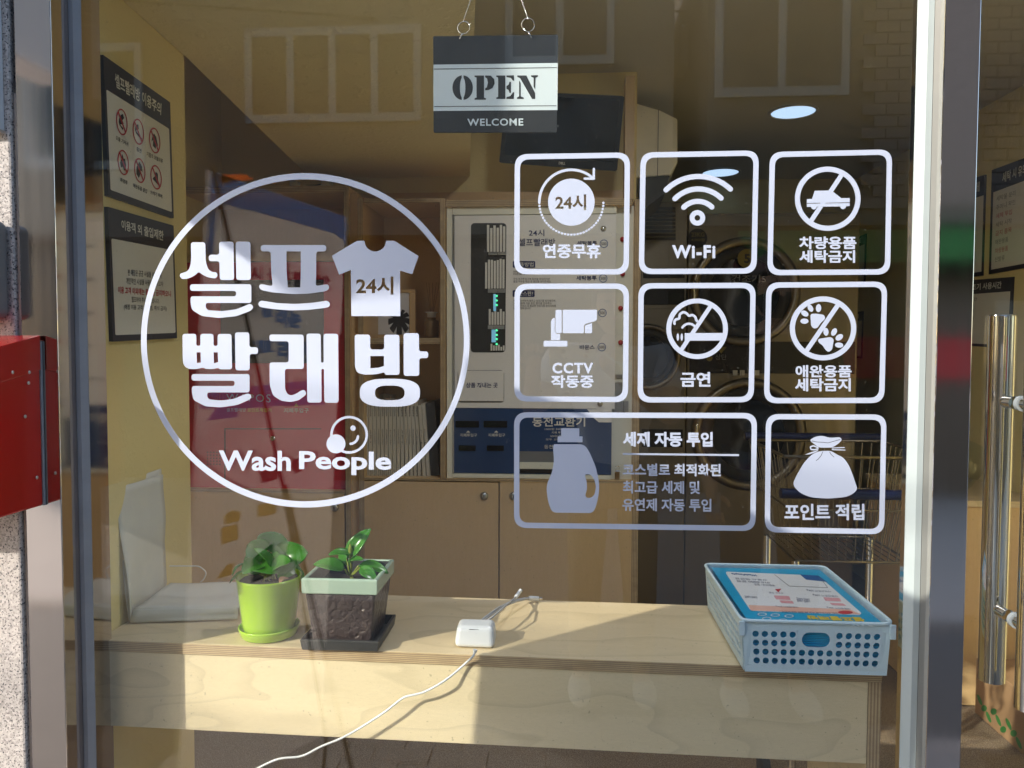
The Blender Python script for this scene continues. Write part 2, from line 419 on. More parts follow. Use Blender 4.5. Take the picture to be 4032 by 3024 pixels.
# ------------------------------------------------------------------ flat shapes (stickers, prints) in photograph pixels, laid on a plane of the place
def rp(pts, r, seg=5):
    """polygon with rounded corners; a point may carry its own radius"""
    out = []; n = len(pts)
    for i in range(n):
        p = Vector(pts[i][:2]); a = Vector(pts[i - 1][:2]); b = Vector(pts[(i + 1) % n][:2])
        rr = pts[i][2] if len(pts[i]) > 2 else r
        la, lb = (a - p).length, (b - p).length
        q = min(rr, la * 0.5, lb * 0.5)
        if q < 1e-6: out.append(tuple(p)); continue
        s = p + (a - p) / la * q; e = p + (b - p) / lb * q
        for k in range(seg + 1):
            t = k / seg
            out.append(tuple(s * (1 - t) ** 2 + p * 2 * t * (1 - t) + e * t * t))
    return out
def ell(cx, cy, rx, ry, rot=0, n=36, shear=0.0):
    c, s = math.cos(rot), math.sin(rot)
    return [(cx + rx * math.cos(w) * c - ry * math.sin(w) * s, cy + rx * math.cos(w) * s + ry * math.sin(w) * c + shear * rx * math.cos(w)) for w in [2 * math.pi * k / n for k in range(n)]]
def stroke(pts, w, cap=True):
    """thick round-capped polyline as one outline"""
    pts = [Vector(p) for p in pts]; h = w / 2; L = []; Rr = []
    n = len(pts)
    for i, p in enumerate(pts):
        t = (pts[min(i + 1, n - 1)] - pts[max(i - 1, 0)]).normalized(); nn = Vector((-t.y, t.x))
        L.append(p + nn * h); Rr.append(p - nn * h)
    def capp(p, t):
        nn = Vector((-t.y, t.x)); o = []
        for k in range(1, 8):
            a = math.pi * k / 8
            o.append(p + nn * h * math.cos(a) + t * h * math.sin(a))
        return o
    out = list(L)
    if cap: out += capp(pts[-1], (pts[-1] - pts[-2]).normalized())
    out += Rr[::-1]
    if cap: out += capp(pts[0], (pts[0] - pts[1]).normalized())
    return [tuple(p) for p in out]
def arc3(p0, p1, p2, n=24):
    ax, ay = p0; bx, by = p1; cx, cy_ = p2
    d = 2 * (ax * (by - cy_) + bx * (cy_ - ay) + cx * (ay - by))
    ux = ((ax * ax + ay * ay) * (by - cy_) + (bx * bx + by * by) * (cy_ - ay) + (cx * cx + cy_ * cy_) * (ay - by)) / d
    uy = ((ax * ax + ay * ay) * (cx - bx) + (bx * bx + by * by) * (ax - cx) + (cx * cx + cy_ * cy_) * (bx - ax)) / d
    r = math.hypot(ax - ux, ay - uy); a0 = math.atan2(ay - uy, ax - ux); a1 = math.atan2(by - uy, bx - ux); a2 = math.atan2(cy_ - uy, cx - ux)
    while a1 < a0: a1 += 2 * math.pi
    while a2 < a1: a2 += 2 * math.pi
    return [(ux + r * math.cos(a0 + (a2 - a0) * k / n), uy + r * math.sin(a0 + (a2 - a0) * k / n)) for k in range(n + 1)]
_TXT = {}
def text_mesh(s, bold=0.0, spacing=1.0):
    key = (s, bold, spacing)
    if key in _TXT: return _TXT[key]
    c = bpy.data.curves.new('t', 'FONT'); c.body = s; c.size = 1; c.offset = bold; c.resolution_u = 3; c.space_character = spacing
    o = bpy.data.objects.new('t', c)
    me = bpy.data.meshes.new_from_object(o)
    vs = [(v.co.x, v.co.y) for v in me.vertices]; fs = [tuple(p.vertices) for p in me.polygons]
    bpy.data.objects.remove(o); bpy.data.curves.remove(c); bpy.data.meshes.remove(me)
    x0 = min(v[0] for v in vs); x1 = max(v[0] for v in vs); y0 = min(v[1] for v in vs); y1 = max(v[1] for v in vs)
    vs = [((x - x0) / (x1 - x0), 1 - (y - y0) / (y1 - y0)) for x, y in vs]
    _TXT[key] = (vs, fs)
    return vs, fs
class Flat:
    """flat pieces of one colour: outlines with holes and text, mapped onto a plane"""
    def __init__(self, mp): self.mp = mp; self.mb = MB()
    def poly(self, outer, *holes, lift=None):
        mp = lift or self.mp
        loops = [[Vector((p[0], p[1], 0)) for p in lp] for lp in (outer, *holes)]
        tri = tessellate_polygon(loops)
        flat = [p for lp in loops for p in lp]
        self.mb.add([mp(p.x, p.y) for p in flat], [tuple(t) for t in tri])
        return self
    def ring(self, outer, inner, lift=None):
        n = len(outer); mp = lift or self.mp
        self.mb.add([mp(*p) for p in outer] + [mp(*p) for p in inner], [(i, (i + 1) % n, (i + 1) % n + n, i + n) for i in range(n)])
        return self
    def rect(self, x0, y0, x1, y1, r=0):
        return self.poly(rp([(x0, y0), (x1, y0), (x1, y1), (x0, y1)], r))
    def text(self, s, quad, bold=0.02, spacing=1.0):
        if len(quad) == 2: (a, b), (c, d) = quad; quad = [(a, b), (c, b), (c, d), (a, d)]
        vs, fs = text_mesh(s, bold, spacing)
        self.mb.add([self.mp(*bil(quad, x, y)) for x, y in vs], fs)
        return self
    def obj(self, name, mat, parent): return self.mb.obj(name, mat, parent)
def text_loops(s, quad, bold=0.02, spacing=1.0):
    (a, b), (c, d) = quad; q = [(a, b), (c, b), (c, d), (a, d)]
    vs, fs = text_mesh(s, bold, spacing)
    rnd = lambda p: (round(p[0], 5), round(p[1], 5))
    cnt = {}
    for f in fs:
        for i in range(len(f)):
            e = (rnd(vs[f[i]]), rnd(vs[f[(i + 1) % len(f)]]))
            if e[0] == e[1]: continue
            if (e[1], e[0]) in cnt: del cnt[(e[1], e[0])]
            else: cnt[e] = 1
    nxt = {}
    for e in cnt: nxt.setdefault(e[0], []).append(e[1])
    loops = []
    while nxt:
        st = next(iter(nxt)); lp = [st]; cur = st
        while True:
            o = nxt[cur]; b2 = o.pop()
            if not o: del nxt[cur]
            if b2 == st or b2 not in nxt: break
            lp.append(b2); cur = b2
        if len(lp) > 2: loops.append([tuple(bil(q, *p)) for p in lp])
    return loops
def skinned(name, verts, edges, mat, parent, sub=2, root=0):
    """one continuous surface grown round a skeleton: verts = [(x,y,z,rx,ry)]"""
    me = bpy.data.meshes.new(name); me.from_pydata([v[:3] for v in verts], edges, [])
    o = bpy.data.objects.new(name, me); tmp = bpy.data.scenes.new('tmp'); tmp.collection.objects.link(o)
    o.modifiers.new('s', 'SKIN')
    for i, sv in enumerate(me.skin_vertices[0].data):
        sv.radius = (verts[i][3], verts[i][4] if len(verts[i]) > 4 else verts[i][3]); sv.use_root = (i == root)
    md = o.modifiers.new('b', 'SUBSURF'); md.levels = sub; md.render_levels = sub
    vl = tmp.view_layers[0]; vl.update(); dg = vl.depsgraph
    m2 = bpy.data.meshes.new_from_object(o.evaluated_get(dg))
    bpy.data.objects.remove(o); bpy.data.scenes.remove(tmp)
    m2.polygons.foreach_set('use_smooth', [True] * len(m2.polygons))
    m2.materials.clear()
    return link(name, m2, mat, parent)
# ================================================================== THE SETTING
GX0, GX1 = -0.85, 0.586            # glass edges
SHZ = 0.855                        # display shelf top
def fbox(name, u0, v0, u1, v1, y, depth, mat, parent=None, bevel=0):
    uc, vc = (u0 + u1) / 2, (v0 + v1) / 2
    x0, x1 = P(u0, vc, y).x, P(u1, vc, y).x; z0, z1 = P(uc, v1, y).z, P(uc, v0, y).z
    return boxo(name, (x0, y, z0), (x1, y + depth, z1), mat, parent, bevel)

# ground sheet, street, pavers
g = struct(boxo('ground', (-120, -120, -0.30), (120, 120, -0.012), 'asphalt'))
pav = struct(boxo('pavement', (-4, -2.75, -0.25), (4, -0.07, -0.006), 'mortar'))
pm = MB().box((0, 0, -0.03), (0.196, 0.096, 0.0)).mesh('paver'); pm.materials.append(MATS['paver'])
k = 0
for j in range(14):
    for i in range(14):
        o = bpy.data.objects.new('paver', pm); COL.objects.link(o); o.parent = pav
        o.location = (-1.35 + i * 0.2 + (0.1 if j % 2 else 0), -1.62 + j * 0.1, 0.0 + random.uniform(-0.0015, 0.0015))
        o.rotation_euler = (random.uniform(-0.008, 0.008), random.uniform(-0.008, 0.008), 0)
struct(boxo('street_paving', (-30, -30, -0.25), (30, -2.905, -0.008), 'paving_far'))
struct(boxo('street_paving', (-30, -2.75, -0.25), (-4.004, -0.1, -0.008), 'paving_far'))
struct(boxo('street_paving', (4.004, -2.75, -0.25), (30, -0.1, -0.008), 'paving_far'))
kerb = struct(boxo('kerb', (-12, -2.90, -0.25), (12, -2.755, 0.0), 'facade_grey', None, 0.01))

# shop floor, walls, ceilings
struct(boxo('floor', (-1.6, -0.05, -0.2), (2.06, 3.9, 0.004), 'loop_mat'))
def wall(name, label, a, b, mat): return struct(boxo(name, a, b, mat))
W = MB()
W.hexa([(-0.873, 0.10, 0.0), (-0.900, 0.50, 0.0), (-1.05, 0.50, 0.0), (-1.05, 0.10, 0.0), (-0.873, 0.10, 2.1), (-0.900, 0.50, 2.1), (-1.05, 0.50, 2.1), (-1.05, 0.10, 2.1)])
struct(W.obj('wall_left_return', 'cream_wall', None, 0.004))
struct(boxo('wall_left', (-1.55, 0.09, 0), (-1.40, 1.9, 2.6), 'cream_wall'))
struct(boxo('wall_back_alcove', (-1.5, 1.80, 0), (-0.40, 1.95, 2.6), 'cream_wall'))
struct(boxo('wall_back_monitor', (-0.40, 1.80, 0), (0.285, 1.93, 2.6), 'cream_wall'))
struct(boxo('wall_back', (0.20, 3.75, 0), (2.05, 3.86, 2.6), 'cream_wall'))
struct(boxo('wall_side_partition', (0.20, 1.931, 0), (0.285, 3.749, 2.6), 'cream_wall'))
struct(MB().hexa([(1.92, 0.08, 0), (2.05, 0.08, 0), (2.05, 3.749, 0), (1.85, 3.749, 0), (1.92, 0.08, 2.6), (2.05, 0.08, 2.6), (2.05, 3.749, 2.6), (1.85, 3.749, 2.6)]).obj('wall_right', 'cream_wall'))
# lowered stucco ceiling over the window bay, upper ceiling beyond
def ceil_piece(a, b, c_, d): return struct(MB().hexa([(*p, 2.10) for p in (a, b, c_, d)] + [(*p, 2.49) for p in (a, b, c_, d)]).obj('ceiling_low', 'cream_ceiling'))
ceil_piece((-1.5, 0.02), (-0.148, 0.02), (-0.2102, 0.4998), (-1.5, 0.4998))
ceil_piece((-0.9005, 0.5002), (-0.2102, 0.5002), (-0.378, 1.795), (-1.026, 1.795))
struct(boxo('ceiling_alcove', (-1.55, 0.45, 2.495), (-0.405, 1.80, 2.575), 'cream_wall'))
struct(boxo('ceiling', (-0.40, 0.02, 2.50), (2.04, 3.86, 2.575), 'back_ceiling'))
# front of the house above and beside the window
struct(boxo('facade_header', (-1.7, -0.02, 2.44), (2.2, 0.018, 4.2), 'facade_grey'))
struct(boxo('roof', (-2.6, -0.05, 4.21), (2.6, 4.1, 4.4), 'roof_dark'))
struct(boxo('wall_upper_back', (-1.7, 3.87, 0), (2.2, 4.0, 4.2), 'facade_grey'))
struct(boxo('wall_outer_left', (-1.70, 0.05, 0), (-1.56, 3.86, 4.2), 'facade_grey'))
struct(boxo('wall_outer_right', (2.06, 0.03, 0), (2.2, 3.86, 4.2), 'facade_grey'))

# granite pier on the left with a caulk joint to the steel post
pier = thing('granite_pier', 'speckled grey granite wall pier beside the steel window post', 'wall', (-1.3, -0.14, 0))
boxo('granite_slab', (-2.6, -0.060, 0.0), (-0.9215, 0.03, 3.2), 'granite', pier, 0.004)
boxo('caulk_joint', (-0.9213, -0.050, 0.0), (-0.9145, 0.02, 1.83), 'caulk_beige', pier)
pr = thing('granite_pier', 'grey granite wall pier on the far side of the glass door', 'wall', (1.8, -0.1, 0))
boxo('granite_slab', (1.56, -0.12, 0.0), (2.8, 0.02, 3.2), 'granite', pr, 0.004)

# polished steel posts, sealant beads, glass
def bead(name, corner, sx, w, d, mat, par):
    prof = [(0, 0), (0, -d), (sx * w * 0.45, -d * 0.95), (sx * w, -0.002), (sx * w, 0)]
    lo = [Vector((corner + a, b, 0.04)) for a, b in prof]
    return MB().prism(lo, (0, 0, 2.4)).obj(name, mat, par)
wf = thing('window_frame', 'polished steel post and frame of the shop window beside the granite pier', 'window frame', (-0.875, 0, 0))
boxo('steel_post', (-0.9140, -0.056, 0.0), (GX0, 0.082, 2.5), 'steel', wf, 0.0015)
boxo('sill_rail', (GX0 + 0.0005, -0.04, 0.0), (GX1 - 0.0005, 0.05, 0.06), 'steel', wf, 0.0015)
boxo('head_rail', (GX0 + 0.0005, -0.04, 2.40), (GX1 - 0.0005, 0.05, 2.46), 'steel', wf, 0.0015)
bead('sealant_bead', GX0 + 0.0003, 1, 0.017, 0.010, 'sealant_grey', wf)
mu = thing('window_mullion', 'polished steel mullion between shop window and glass door', 'window frame', (0.61, 0, 0))
boxo('steel_post', (GX1, -0.047, 0.0), (0.640, 0.066, 2.5), 'steel', mu, 0.0015)
bead('sealant_bead', GX1 - 0.0003, -1, 0.021, 0.013, 'sealant_white', mu)
gp = tag(boxo('window_pane', (GX0 + 0.0004, 0.0, 0.0605), (GX1 - 0.0004, 0.008, 2.3995), 'window_glass'), 'large clear shop window pane with white vinyl stickers', 'window')

# glass door with two bar handles
dr = thing('glass_door', 'frameless glass door with two vertical polished bar handles', 'door', (1.1, 0, 0))
boxo('pane', (0.652, 0.0, 0.03), (1.55, 0.012, 2.38), 'window_glass', dr)
boxo('patch_rail', (0.652, -0.012, 0.012), (1.55, 0.024, 0.0295), 'steel', dr, 0.002)
hx = P(3926, 1900, 0.058).x
for yy in (0.058, -0.050):
    b = MB().tube([(hx, yy, 0.835), (hx, yy, 1.462)], 0.0205, 28).obj('handle_bar', 'chrome', dr)
    MB().lathe([(0.0001, 1.4655), (0.019, 1.4645), (0.0204, 1.4622)], (hx, yy, 0), 28).obj('end_cap', 'chrome', b)
for zz in (1.318, 0.963):
    s = MB().tube([(hx, -0.031, zz), (hx, -0.0005, zz)], 0.0105, 20).tube([(hx, 0.0125, zz), (hx, 0.039, zz)], 0.0105, 20).obj('standoff', 'chrome', dr)
    MB().tube([(hx, -0.012, zz), (hx, -0.004, zz)], 0.0128, 20).obj('washer', 'washer_clear', s)

# ------------------------------------------------------------------ things on the left pier
rb = thing('red_box', 'glossy red metal box with sloping lid on the granite pier', 'box', (-1.06, -0.14, 1.13))
x1 = -0.8785
z0, zf, zb = 1.137, 1.398, 1.419
MB().prism([Vector((x1, a, b)) for a, b in [(-0.0615, z0), (-0.0615, zb), (-0.17, zf), (-0.17, z0)]], (-0.42, 0, 0)).obj('body', 'red_paint', rb, 0.003, 3)
MB().prism([Vector((x1 + 0.003, a, b)) for a, b in [(-0.063, zb + 0.006), (-0.175, zf + 0.004), (-0.175, zf - 0.052), (-0.063, zb - 0.052)]], (-0.426, 0, 0)).obj('lid', 'red_paint', rb, 0.0012)
boxo('rubber_seal', (x1 - 0.010, -0.0612, z0), (x1 + 0.002, -0.0565, zb - 0.004), 'sealant_grey', rb, 0.001)
for (u, v) in ((116, 1466), (113, 1508), (100, 1640), (146, 1880), (50, 1466)):
    q = Pplane(u, v, (x1 + 0.0032, 0, 0), Vector((1, 0, 0)))
    MB().sphere(q, 0.0030, 10, 6, (0.5, 1, 1)).obj('rivet', 'steel_soft', rb)
ws = thing('wall_sign', 'flat white sign plate fixed high on the granite pier', 'sign', (-1.2, -0.115, 1.7))
boxo('plate', (-1.6, -0.075, 1.765), (-0.9305, -0.0605, 2.6), 'white_plastic', ws, 0.002)
boxo('edge_trim', (-1.6, -0.0765, 1.7605), (-0.9295, -0.0605, 1.7645), 'caulk_beige', ws)
gb = thing('meter_box', 'rounded grey meter box hung on the granite pier above the red box', 'box', (-1.05, -0.12, 1.4))
boxo('housing', (-1.16, -0.105, 1.452), (-0.9255, -0.0605, 1.615), 'poster_grey', gb, 0.014, 4)
boxo('cover_plate', (-1.14, -0.1095, 1.47), (-0.945, -0.1055, 1.60), 'machine_grey', gb, 0.001)

# ================================================================== STICKERS ON THE GLASS
DY = -0.0012
def lay(k): return plane_y(DY - 0.00012 * k)
def frame_border(par, tl, tr, br, bl, w=21, r=52):
    f = Flat(lay(0)); q = [tl, tr, br, bl]
    cx = sum(p[0] for p in q) / 4; cyy = sum(p[1] for p in q) / 4
    inn = [(p[0] + (w if p[0] < cx else -w), p[1] + (w if p[1] < cyy else -w)) for p in q]
    f.ring(rp(q, r, 8), rp(inn, r - w * 0.75, 8)); f.obj('border', 'vinyl_white', par)
def sticker(label, name='window_sticker', group=None): return thing(name, label, 'sticker', (0, DY, 1.3), group)
def noentry(par, c, cx, cy_, rx, ry, th, a, b, w):
    f = Flat(lay(0)); f.ring(c(*ell(cx, cy_, rx, ry, n=64)), c(*ell(cx, cy_, rx - th, ry - th, n=64))); f.obj('ring', 'vinyl_white', par)
    f = Flat(lay(1)); f.poly(c(*stroke([a, b], w, False))); f.obj('slash', 'vinyl_white', par)
def part(par, name, k, *polys, c=None, mat='vinyl_white'):
    f = Flat(lay(k))
    for p in polys:
        loops = p if isinstance(p[0], list) else [p]
        f.poly(*[(c(*lp) if c else lp) for lp in loops])
    return f.obj(name, mat, par)
def words(par, s, quad, bold=0.035, k=0, spacing=1.0, c=None, mat='vinyl_white'):
    if c: quad = c(*quad)
    f = Flat(lay(k)); f.text(s, quad, bold, spacing); return f.obj('lettering', mat, par)

# round logo
lg = sticker('large round white logo sticker with T-shirt and smiling face', 'logo_sticker')
f = Flat(lay(0)); f.ring(ell(1202, 1340, 647, 658.5, n=180), ell(1202, 1340, 624.5, 633.5, n=180)); f.obj('circle', 'vinyl_white', lg)
A = crop(700, 900, 3.6867); B = crop(700, 1250, 3.6867); Cc = crop(1250, 900, 3.6867); D = crop(1250, 1250, 3.6867); E1 = crop(800, 1600, 2.4578)
r = 11
part(lg, 'letter', 0,
     rp(A((190, 198), (400, 198), (405, 470), (440, 590), (500, 632), (560, 630), (583, 680), (548, 727), (450, 712), (360, 672), (303, 625), (250, 680), (160, 725), (70, 737), (28, 700), (35, 650), (90, 638), (150, 612), (182, 545), (195, 440)), r),
     rp(A((600, 190), (810, 190), (818, 747), (610, 747), (604, 474), (450, 474, 13), (450, 380, 13), (603, 380, 1)), r),
     rp(A((840, 190), (1055, 190), (1062, 747), (850, 747)), r),
     rp([*A((178, 808), (1068, 808), (1068, 1080), (405, 1080)), *A((408, 1150), (440, 1185), (650, 1199), (850, 1172), (1000, 1112), (1055, 1088), (1104, 1140), (1060, 1192), (850, 1272), (600, 1298), (350, 1270), (205, 1180), (185, 1080), (185, 983)), *A((848, 983), (848, 905), (178, 905))], r))
part(lg, 'letter', 0,
     [rp(A((1205, 238), (2155, 238), (2155, 332), (2010, 332), (2010, 690), (2000, 836), (2130, 812), (2185, 810), (2200, 875), (2150, 910), (1900, 945), (1680, 951), (1400, 930), (1220, 895), (1178, 860), (1190, 812), (1230, 808), (1378, 838), (1358, 640), (1350, 332), (1205, 332)), 12),
      A((1578, 332), (1785, 332), (1785, 640), (1778, 855), (1598, 855), (1580, 600))],
     rp(A((1200, 1043), (1450, 1083), (1700, 1095), (1950, 1078), (2170, 1045), (2210, 1080), (2205, 1135), (2150, 1150), (1900, 1180), (1650, 1188), (1400, 1170), (1195, 1140), (1163, 1098)), 14))
part(lg, 'letter', 0,
     [rp(B((68, 237), (268, 237), (270, 412), (328, 412), (328, 237), (518, 237), (520, 412), (578, 412), (578, 240), (780, 240), (788, 753), (610, 753), (588, 732), (500, 752), (400, 745), (372, 728), (260, 752), (150, 748), (82, 690), (72, 600)), r),
      B((273, 506), (330, 506), (335, 655), (278, 662)), B((522, 506), (580, 506), (585, 648), (525, 665))],
     rp(B((830, 217), (1038, 217), (1040, 433, 1), (1165, 433, 13), (1165, 530, 13), (1043, 530, 1), (1046, 768), (838, 768)), r),
     rp(B((200, 822), (1043, 822), (1043, 1088), (427, 1088), (430, 1160), (460, 1190), (640, 1205), (820, 1180), (960, 1120), (1030, 1098), (1080, 1150), (1040, 1195), (860, 1272), (620, 1306), (400, 1290), (228, 1200), (205, 1090), (205, 995), (825, 995), (825, 918), (200, 918)), r))
part(lg, 'letter', 0,
     rp(B((1330, 247), (1828, 249), (1830, 748), (1555, 748), (1558, 1050), (1600, 1120), (1660, 1131), (1730, 1100), (1790, 1060), (1835, 1048), (1868, 1098), (1845, 1135), (1760, 1200), (1640, 1228), (1500, 1210), (1380, 1130), (1335, 980), (1332, 653), (1610, 653), (1610, 345), (1330, 345)), r),
     rp(B((1868, 235), (2075, 235), (2080, 655, 1), (2118, 655, 1), (2116, 236), (2328, 236), (2335, 1238), (2128, 1238), (2122, 748, 1), (2085, 748, 1), (2088, 1236), (1880, 1236)), r))
se = lambda cx, cy_, rx, ry, p: [(cx + rx * math.copysign(abs(math.cos(w)) ** p, math.cos(w)), cy_ + ry * math.copysign(abs(math.sin(w)) ** p, math.sin(w))) for w in [2 * math.pi * i / 48 for i in range(48)]]
part(lg, 'letter', 0,
     [rp(D((540, 248), (765, 248), (765, 465), (968, 465), (968, 250), (1188, 250), (1192, 833), (985, 833), (970, 795), (850, 825), (680, 831), (575, 800), (545, 720)), r), D((768, 560), (965, 560), (965, 705), (880, 730), (768, 738))],
     rp(D((1250, 228), (1473, 228), (1475, 493, 1), (1608, 493, 13), (1608, 590, 13), (1478, 590, 1), (1478, 848), (1252, 848)), r),
     [D(*se(1052, 1093, 437, 204, 0.72)), D(*se(1050, 1095, 215, 107, 0.72))])
neck = [(838 + 157 * math.cos(w), 177 + 155 * math.sin(w)) for w in [math.pi * (1 - i / 20) for i in range(21)]]
part(lg, 't_shirt', 0, [Cc((572, 177), *neck, (1115, 177), (1467, 400), (1375, 662), (1198, 610), (1203, 1270), (492, 1270), (485, 600), (315, 670), (210, 395)), *text_loops('24시', Cc((560, 697), (1103, 960)), 0.026)])
fc = part(lg, 'smiling_face', 0, E1(*ell(1285, 363, 92, 92)), E1(*ell(1450, 211, 26, 26)), E1(*stroke(arc3((1497, 290), (1476, 340), (1427, 362)), 24)))
f = Flat(lay(1)); f.ring(E1(*ell(1412, 275, 183, 183, n=64)), E1(*ell(1412, 275, 159, 159, n=64))); f.obj('face_outline', 'vinyl_white', fc)
words(lg, 'Wash', E1((150, 426), (848, 430), (848, 628), (150, 622)), 0.028)
words(lg, 'People', E1((928, 432), (1822, 440), (1822, 668), (928, 662)), 0.028)

# eight service stickers
s = sticker('square white sticker with 24-hour dial and circling arrow on window')
frame_border(s, (2027, 607), (2481, 600), (2476, 1081), (2024, 1080)); c = crop(1960, 560, 3.6867)
part(s, 'dial', 0, [c(*ell(1068, 870, 338, 342, n=64)), *text_loops('24시', c((835, 757), (1283, 988)), 0.026)])
arr = [(1068 + 465 * math.cos(w), 870 + 470 * math.sin(w)) for w in [math.pi * (1 + i / 36 * 0.735) for i in range(37)]]
part(s, 'arrow', 0, c(*stroke(arr, 38)))
part(s, 'arrow', 1, c(*stroke([(1395, 388), (1393, 530)], 34)), mat='vinyl_white')
part(s, 'arrow', 2, c(*stroke([(1262, 528), (1395, 530)], 34)))
for i in range(33):
    w = math.pi * (1 - i / 32)
    part(s, 'dot', 3, c(*ell(1068 + 465 * math.cos(w), 880 + 462 * math.sin(w), 18, 18, n=14)))
words(s, '연중무휴', [(2137, 960), (2365, 1017)], 0.032)

s = sticker('square white sticker with fan of wireless signal arcs on window')
frame_border(s, (2522, 600), (2988, 592), (2979, 1077.5), (2515, 1079.5)); c = crop(2480, 560, 3.6867)
for a in (((525, 693), (995, 497), (1460, 680)), ((655, 820), (990, 678), (1325, 812)), ((782, 945), (985, 858), (1190, 940))):
    part(s, 'signal_arc', 0, c(*stroke(arc3(*a), 75)))
f = Flat(lay(0)); f.ring(c(*ell(981, 1098, 113, 113)), c(*ell(981, 1098, 41, 41))); f.obj('signal_dot', 'vinyl_white', s)
words(s, 'Wi-Fi', [(2646, 965), (2817, 1017)], 0.04, spacing=1.15)

s = sticker('square white sticker with crossed-out car on window')
frame_border(s, (3031, 598), (3513, 588), (3505, 1081), (3021, 1084)); c = crop(2960, 560, 3.6867)
noentry(s, c, 1103, 820, 477, 466, 74, (1320, 450), (850, 1160), 66)
part(s, 'car', 2, c((800, 825), (875, 822), (915, 705), (1128, 699), (1185, 722), (1300, 812), (1423, 810), (1422, 872), (1075, 880), (1020, 868), (990, 878), (800, 885)), c((800, 893), (1000, 888), (1040, 900), (1080, 888), (1422, 882), (1422, 926), (1368, 928), (1362, 955), (1325, 974), (1292, 958), (1285, 932), (943, 936), (935, 962), (900, 980), (868, 962), (862, 938), (800, 940)))
words(s, '차량용품', c((688, 1368), (1520, 1553)), 0.032); words(s, '세탁금지', [(3147, 985), (3367, 1035)], 0.032)

s = sticker('square white sticker with security camera drawing on window')
frame_border(s, (2026, 1117), (2477, 1116), (2473, 1583.5), (2025, 1581)); c = crop(1960, 1100, 3.318)
part(s, 'camera_drawing', 0, rp(c((755, 398), (835, 397), (835, 703), (752, 703)), 4), rp(c((848, 397, ), (1295, 397), (1295, 525), (1275, 545), (1145, 582), (1125, 605), (1125, 703), (848, 703)), 3),
     rp(c((1138, 602), (1232, 570), (1232, 703), (1138, 703)), 3), rp(c((695, 795), (695, 545), (715, 512), (745, 500), (745, 690), (765, 712), (815, 712), (815, 793)), 3), c((600, 802), (909, 802), (909, 877), (600, 877)))
words(s, 'CCTV', c((713, 1088), (1247, 1230)), 0.035, spacing=1.15); words(s, '작동중', c((695, 1250), (1252, 1418)), 0.032)

s = sticker('square white sticker with crossed-out smoking cigarette on window')
frame_border(s, (2514, 1115), (2976, 1113), (2968, 1584), (2510.5, 1585)); c = crop(2500, 1100, 3.6867)
noentry(s, c, 903, 717, 447, 440, 70, (1112, 370), (665, 1035), 60)
part(s, 'cigarette', 2, c((723, 780), (1290, 778), (1250, 888), (723, 890)), c(*ell(623, 838, 17, 54)), c(*ell(680, 838, 17, 54)))
part(s, 'smoke', 3, c(*stroke(rp([(632, 745), (566, 625), (590, 580), (645, 572), (650, 505), (705, 472), (755, 495), (785, 535), (830, 512), (880, 545), (888, 590), (915, 620)], 22)[6:-6], 36)), c(*stroke(arc3((690, 700), (745, 652), (870, 684)), 34)))
words(s, '금연', c((660, 1345), (1097, 1560)), 0.032)

s = sticker('square white sticker with crossed-out paw prints on window')
frame_border(s, (3017, 1112), (3494, 1108.5), (3482, 1587), (3008, 1588)); c = crop(2960, 1080, 3.6867)
noentry(s, c, 1035, 785, 483, 465, 75, (1262, 430), (783, 1128), 66)
part(s, 'paw', 2, *[c(*ell(*e)) for e in ((852, 492, 36, 56, -0.5), (970, 491, 39, 58, 0.05), (770, 569, 58, 38, 0.55), (765, 680, 59, 38, 0))], rp(c((850, 575), (930, 570), (1050, 588), (1072, 645), (1000, 705), (955, 778), (900, 790), (862, 750)), 14))
part(s, 'paw', 2, *[c(*ell(*e)) for e in ((1078, 835, 38, 57, -0.08), (1195, 838, 38, 59, 0.5), (1271, 915, 60, 40, -0.6), (1268, 1028, 60, 38, 0.08))], rp(c((962, 940), (1050, 925), (1150, 910), (1192, 945), (1180, 1020), (1165, 1100), (1110, 1132), (1060, 1085), (1030, 1030), (968, 990)), 14))
words(s, '애완용품', c((635, 1318), (1450, 1498)), 0.032); words(s, '세탁금지', [(3130, 1489), (3350, 1541)], 0.032)

s = sticker('wide white sticker with detergent bottle and four text lines on window')
frame_border(s, (2024, 1623), (2981, 1626), (2975, 2091), (2024, 2078.5)); c = crop(1960, 1690, 3.6867)
part(s, 'bottle', 0, [rp(c((815, 218), (1255, 218), (1330, 330), (1420, 540), (1470, 760), (1470, 920), (1430, 1110), (1380, 1217, 2), (788, 1210, 2), (730, 1050), (708, 870), (720, 780), (790, 620), (815, 480), (812, 380), (803, 300), (805, 240)), 18),
                      rp(c((1262, 660), (1310, 650), (1360, 668), (1405, 740), (1427, 840), (1405, 950), (1350, 998), (1290, 995), (1268, 960), (1297, 870), (1290, 760)), 8)])
c2 = crop(1740, 1330, 2.765)
part(s, 'bottle_cap', 0, c2((1298, 985), (1495, 985), (1495, 1073), (1531, 1073), (1531, 1137), (1260, 1137), (1260, 1073), (1298, 1073)))
c = crop(2440, 1620, 3.6867)
words(s, '세제 자동 투입', c((45, 295), (1350, 300), (1350, 516), (45, 510)), 0.04)
part(s, 'underline', 0, c((45, 603), (1732, 620), (1732, 649), (45, 630)))
words(s, '코스별로 최적화된', c((45, 756), (1468, 762), (1468, 945), (45, 935)), 0.03)
words(s, '최고급 세제 및', c((45, 1006), (1165, 1012), (1165, 1200), (45, 1190)), 0.025)
words(s, '유연제 자동 투입', c((40, 1262), (1330, 1270), (1330, 1458), (40, 1442)), 0.025)

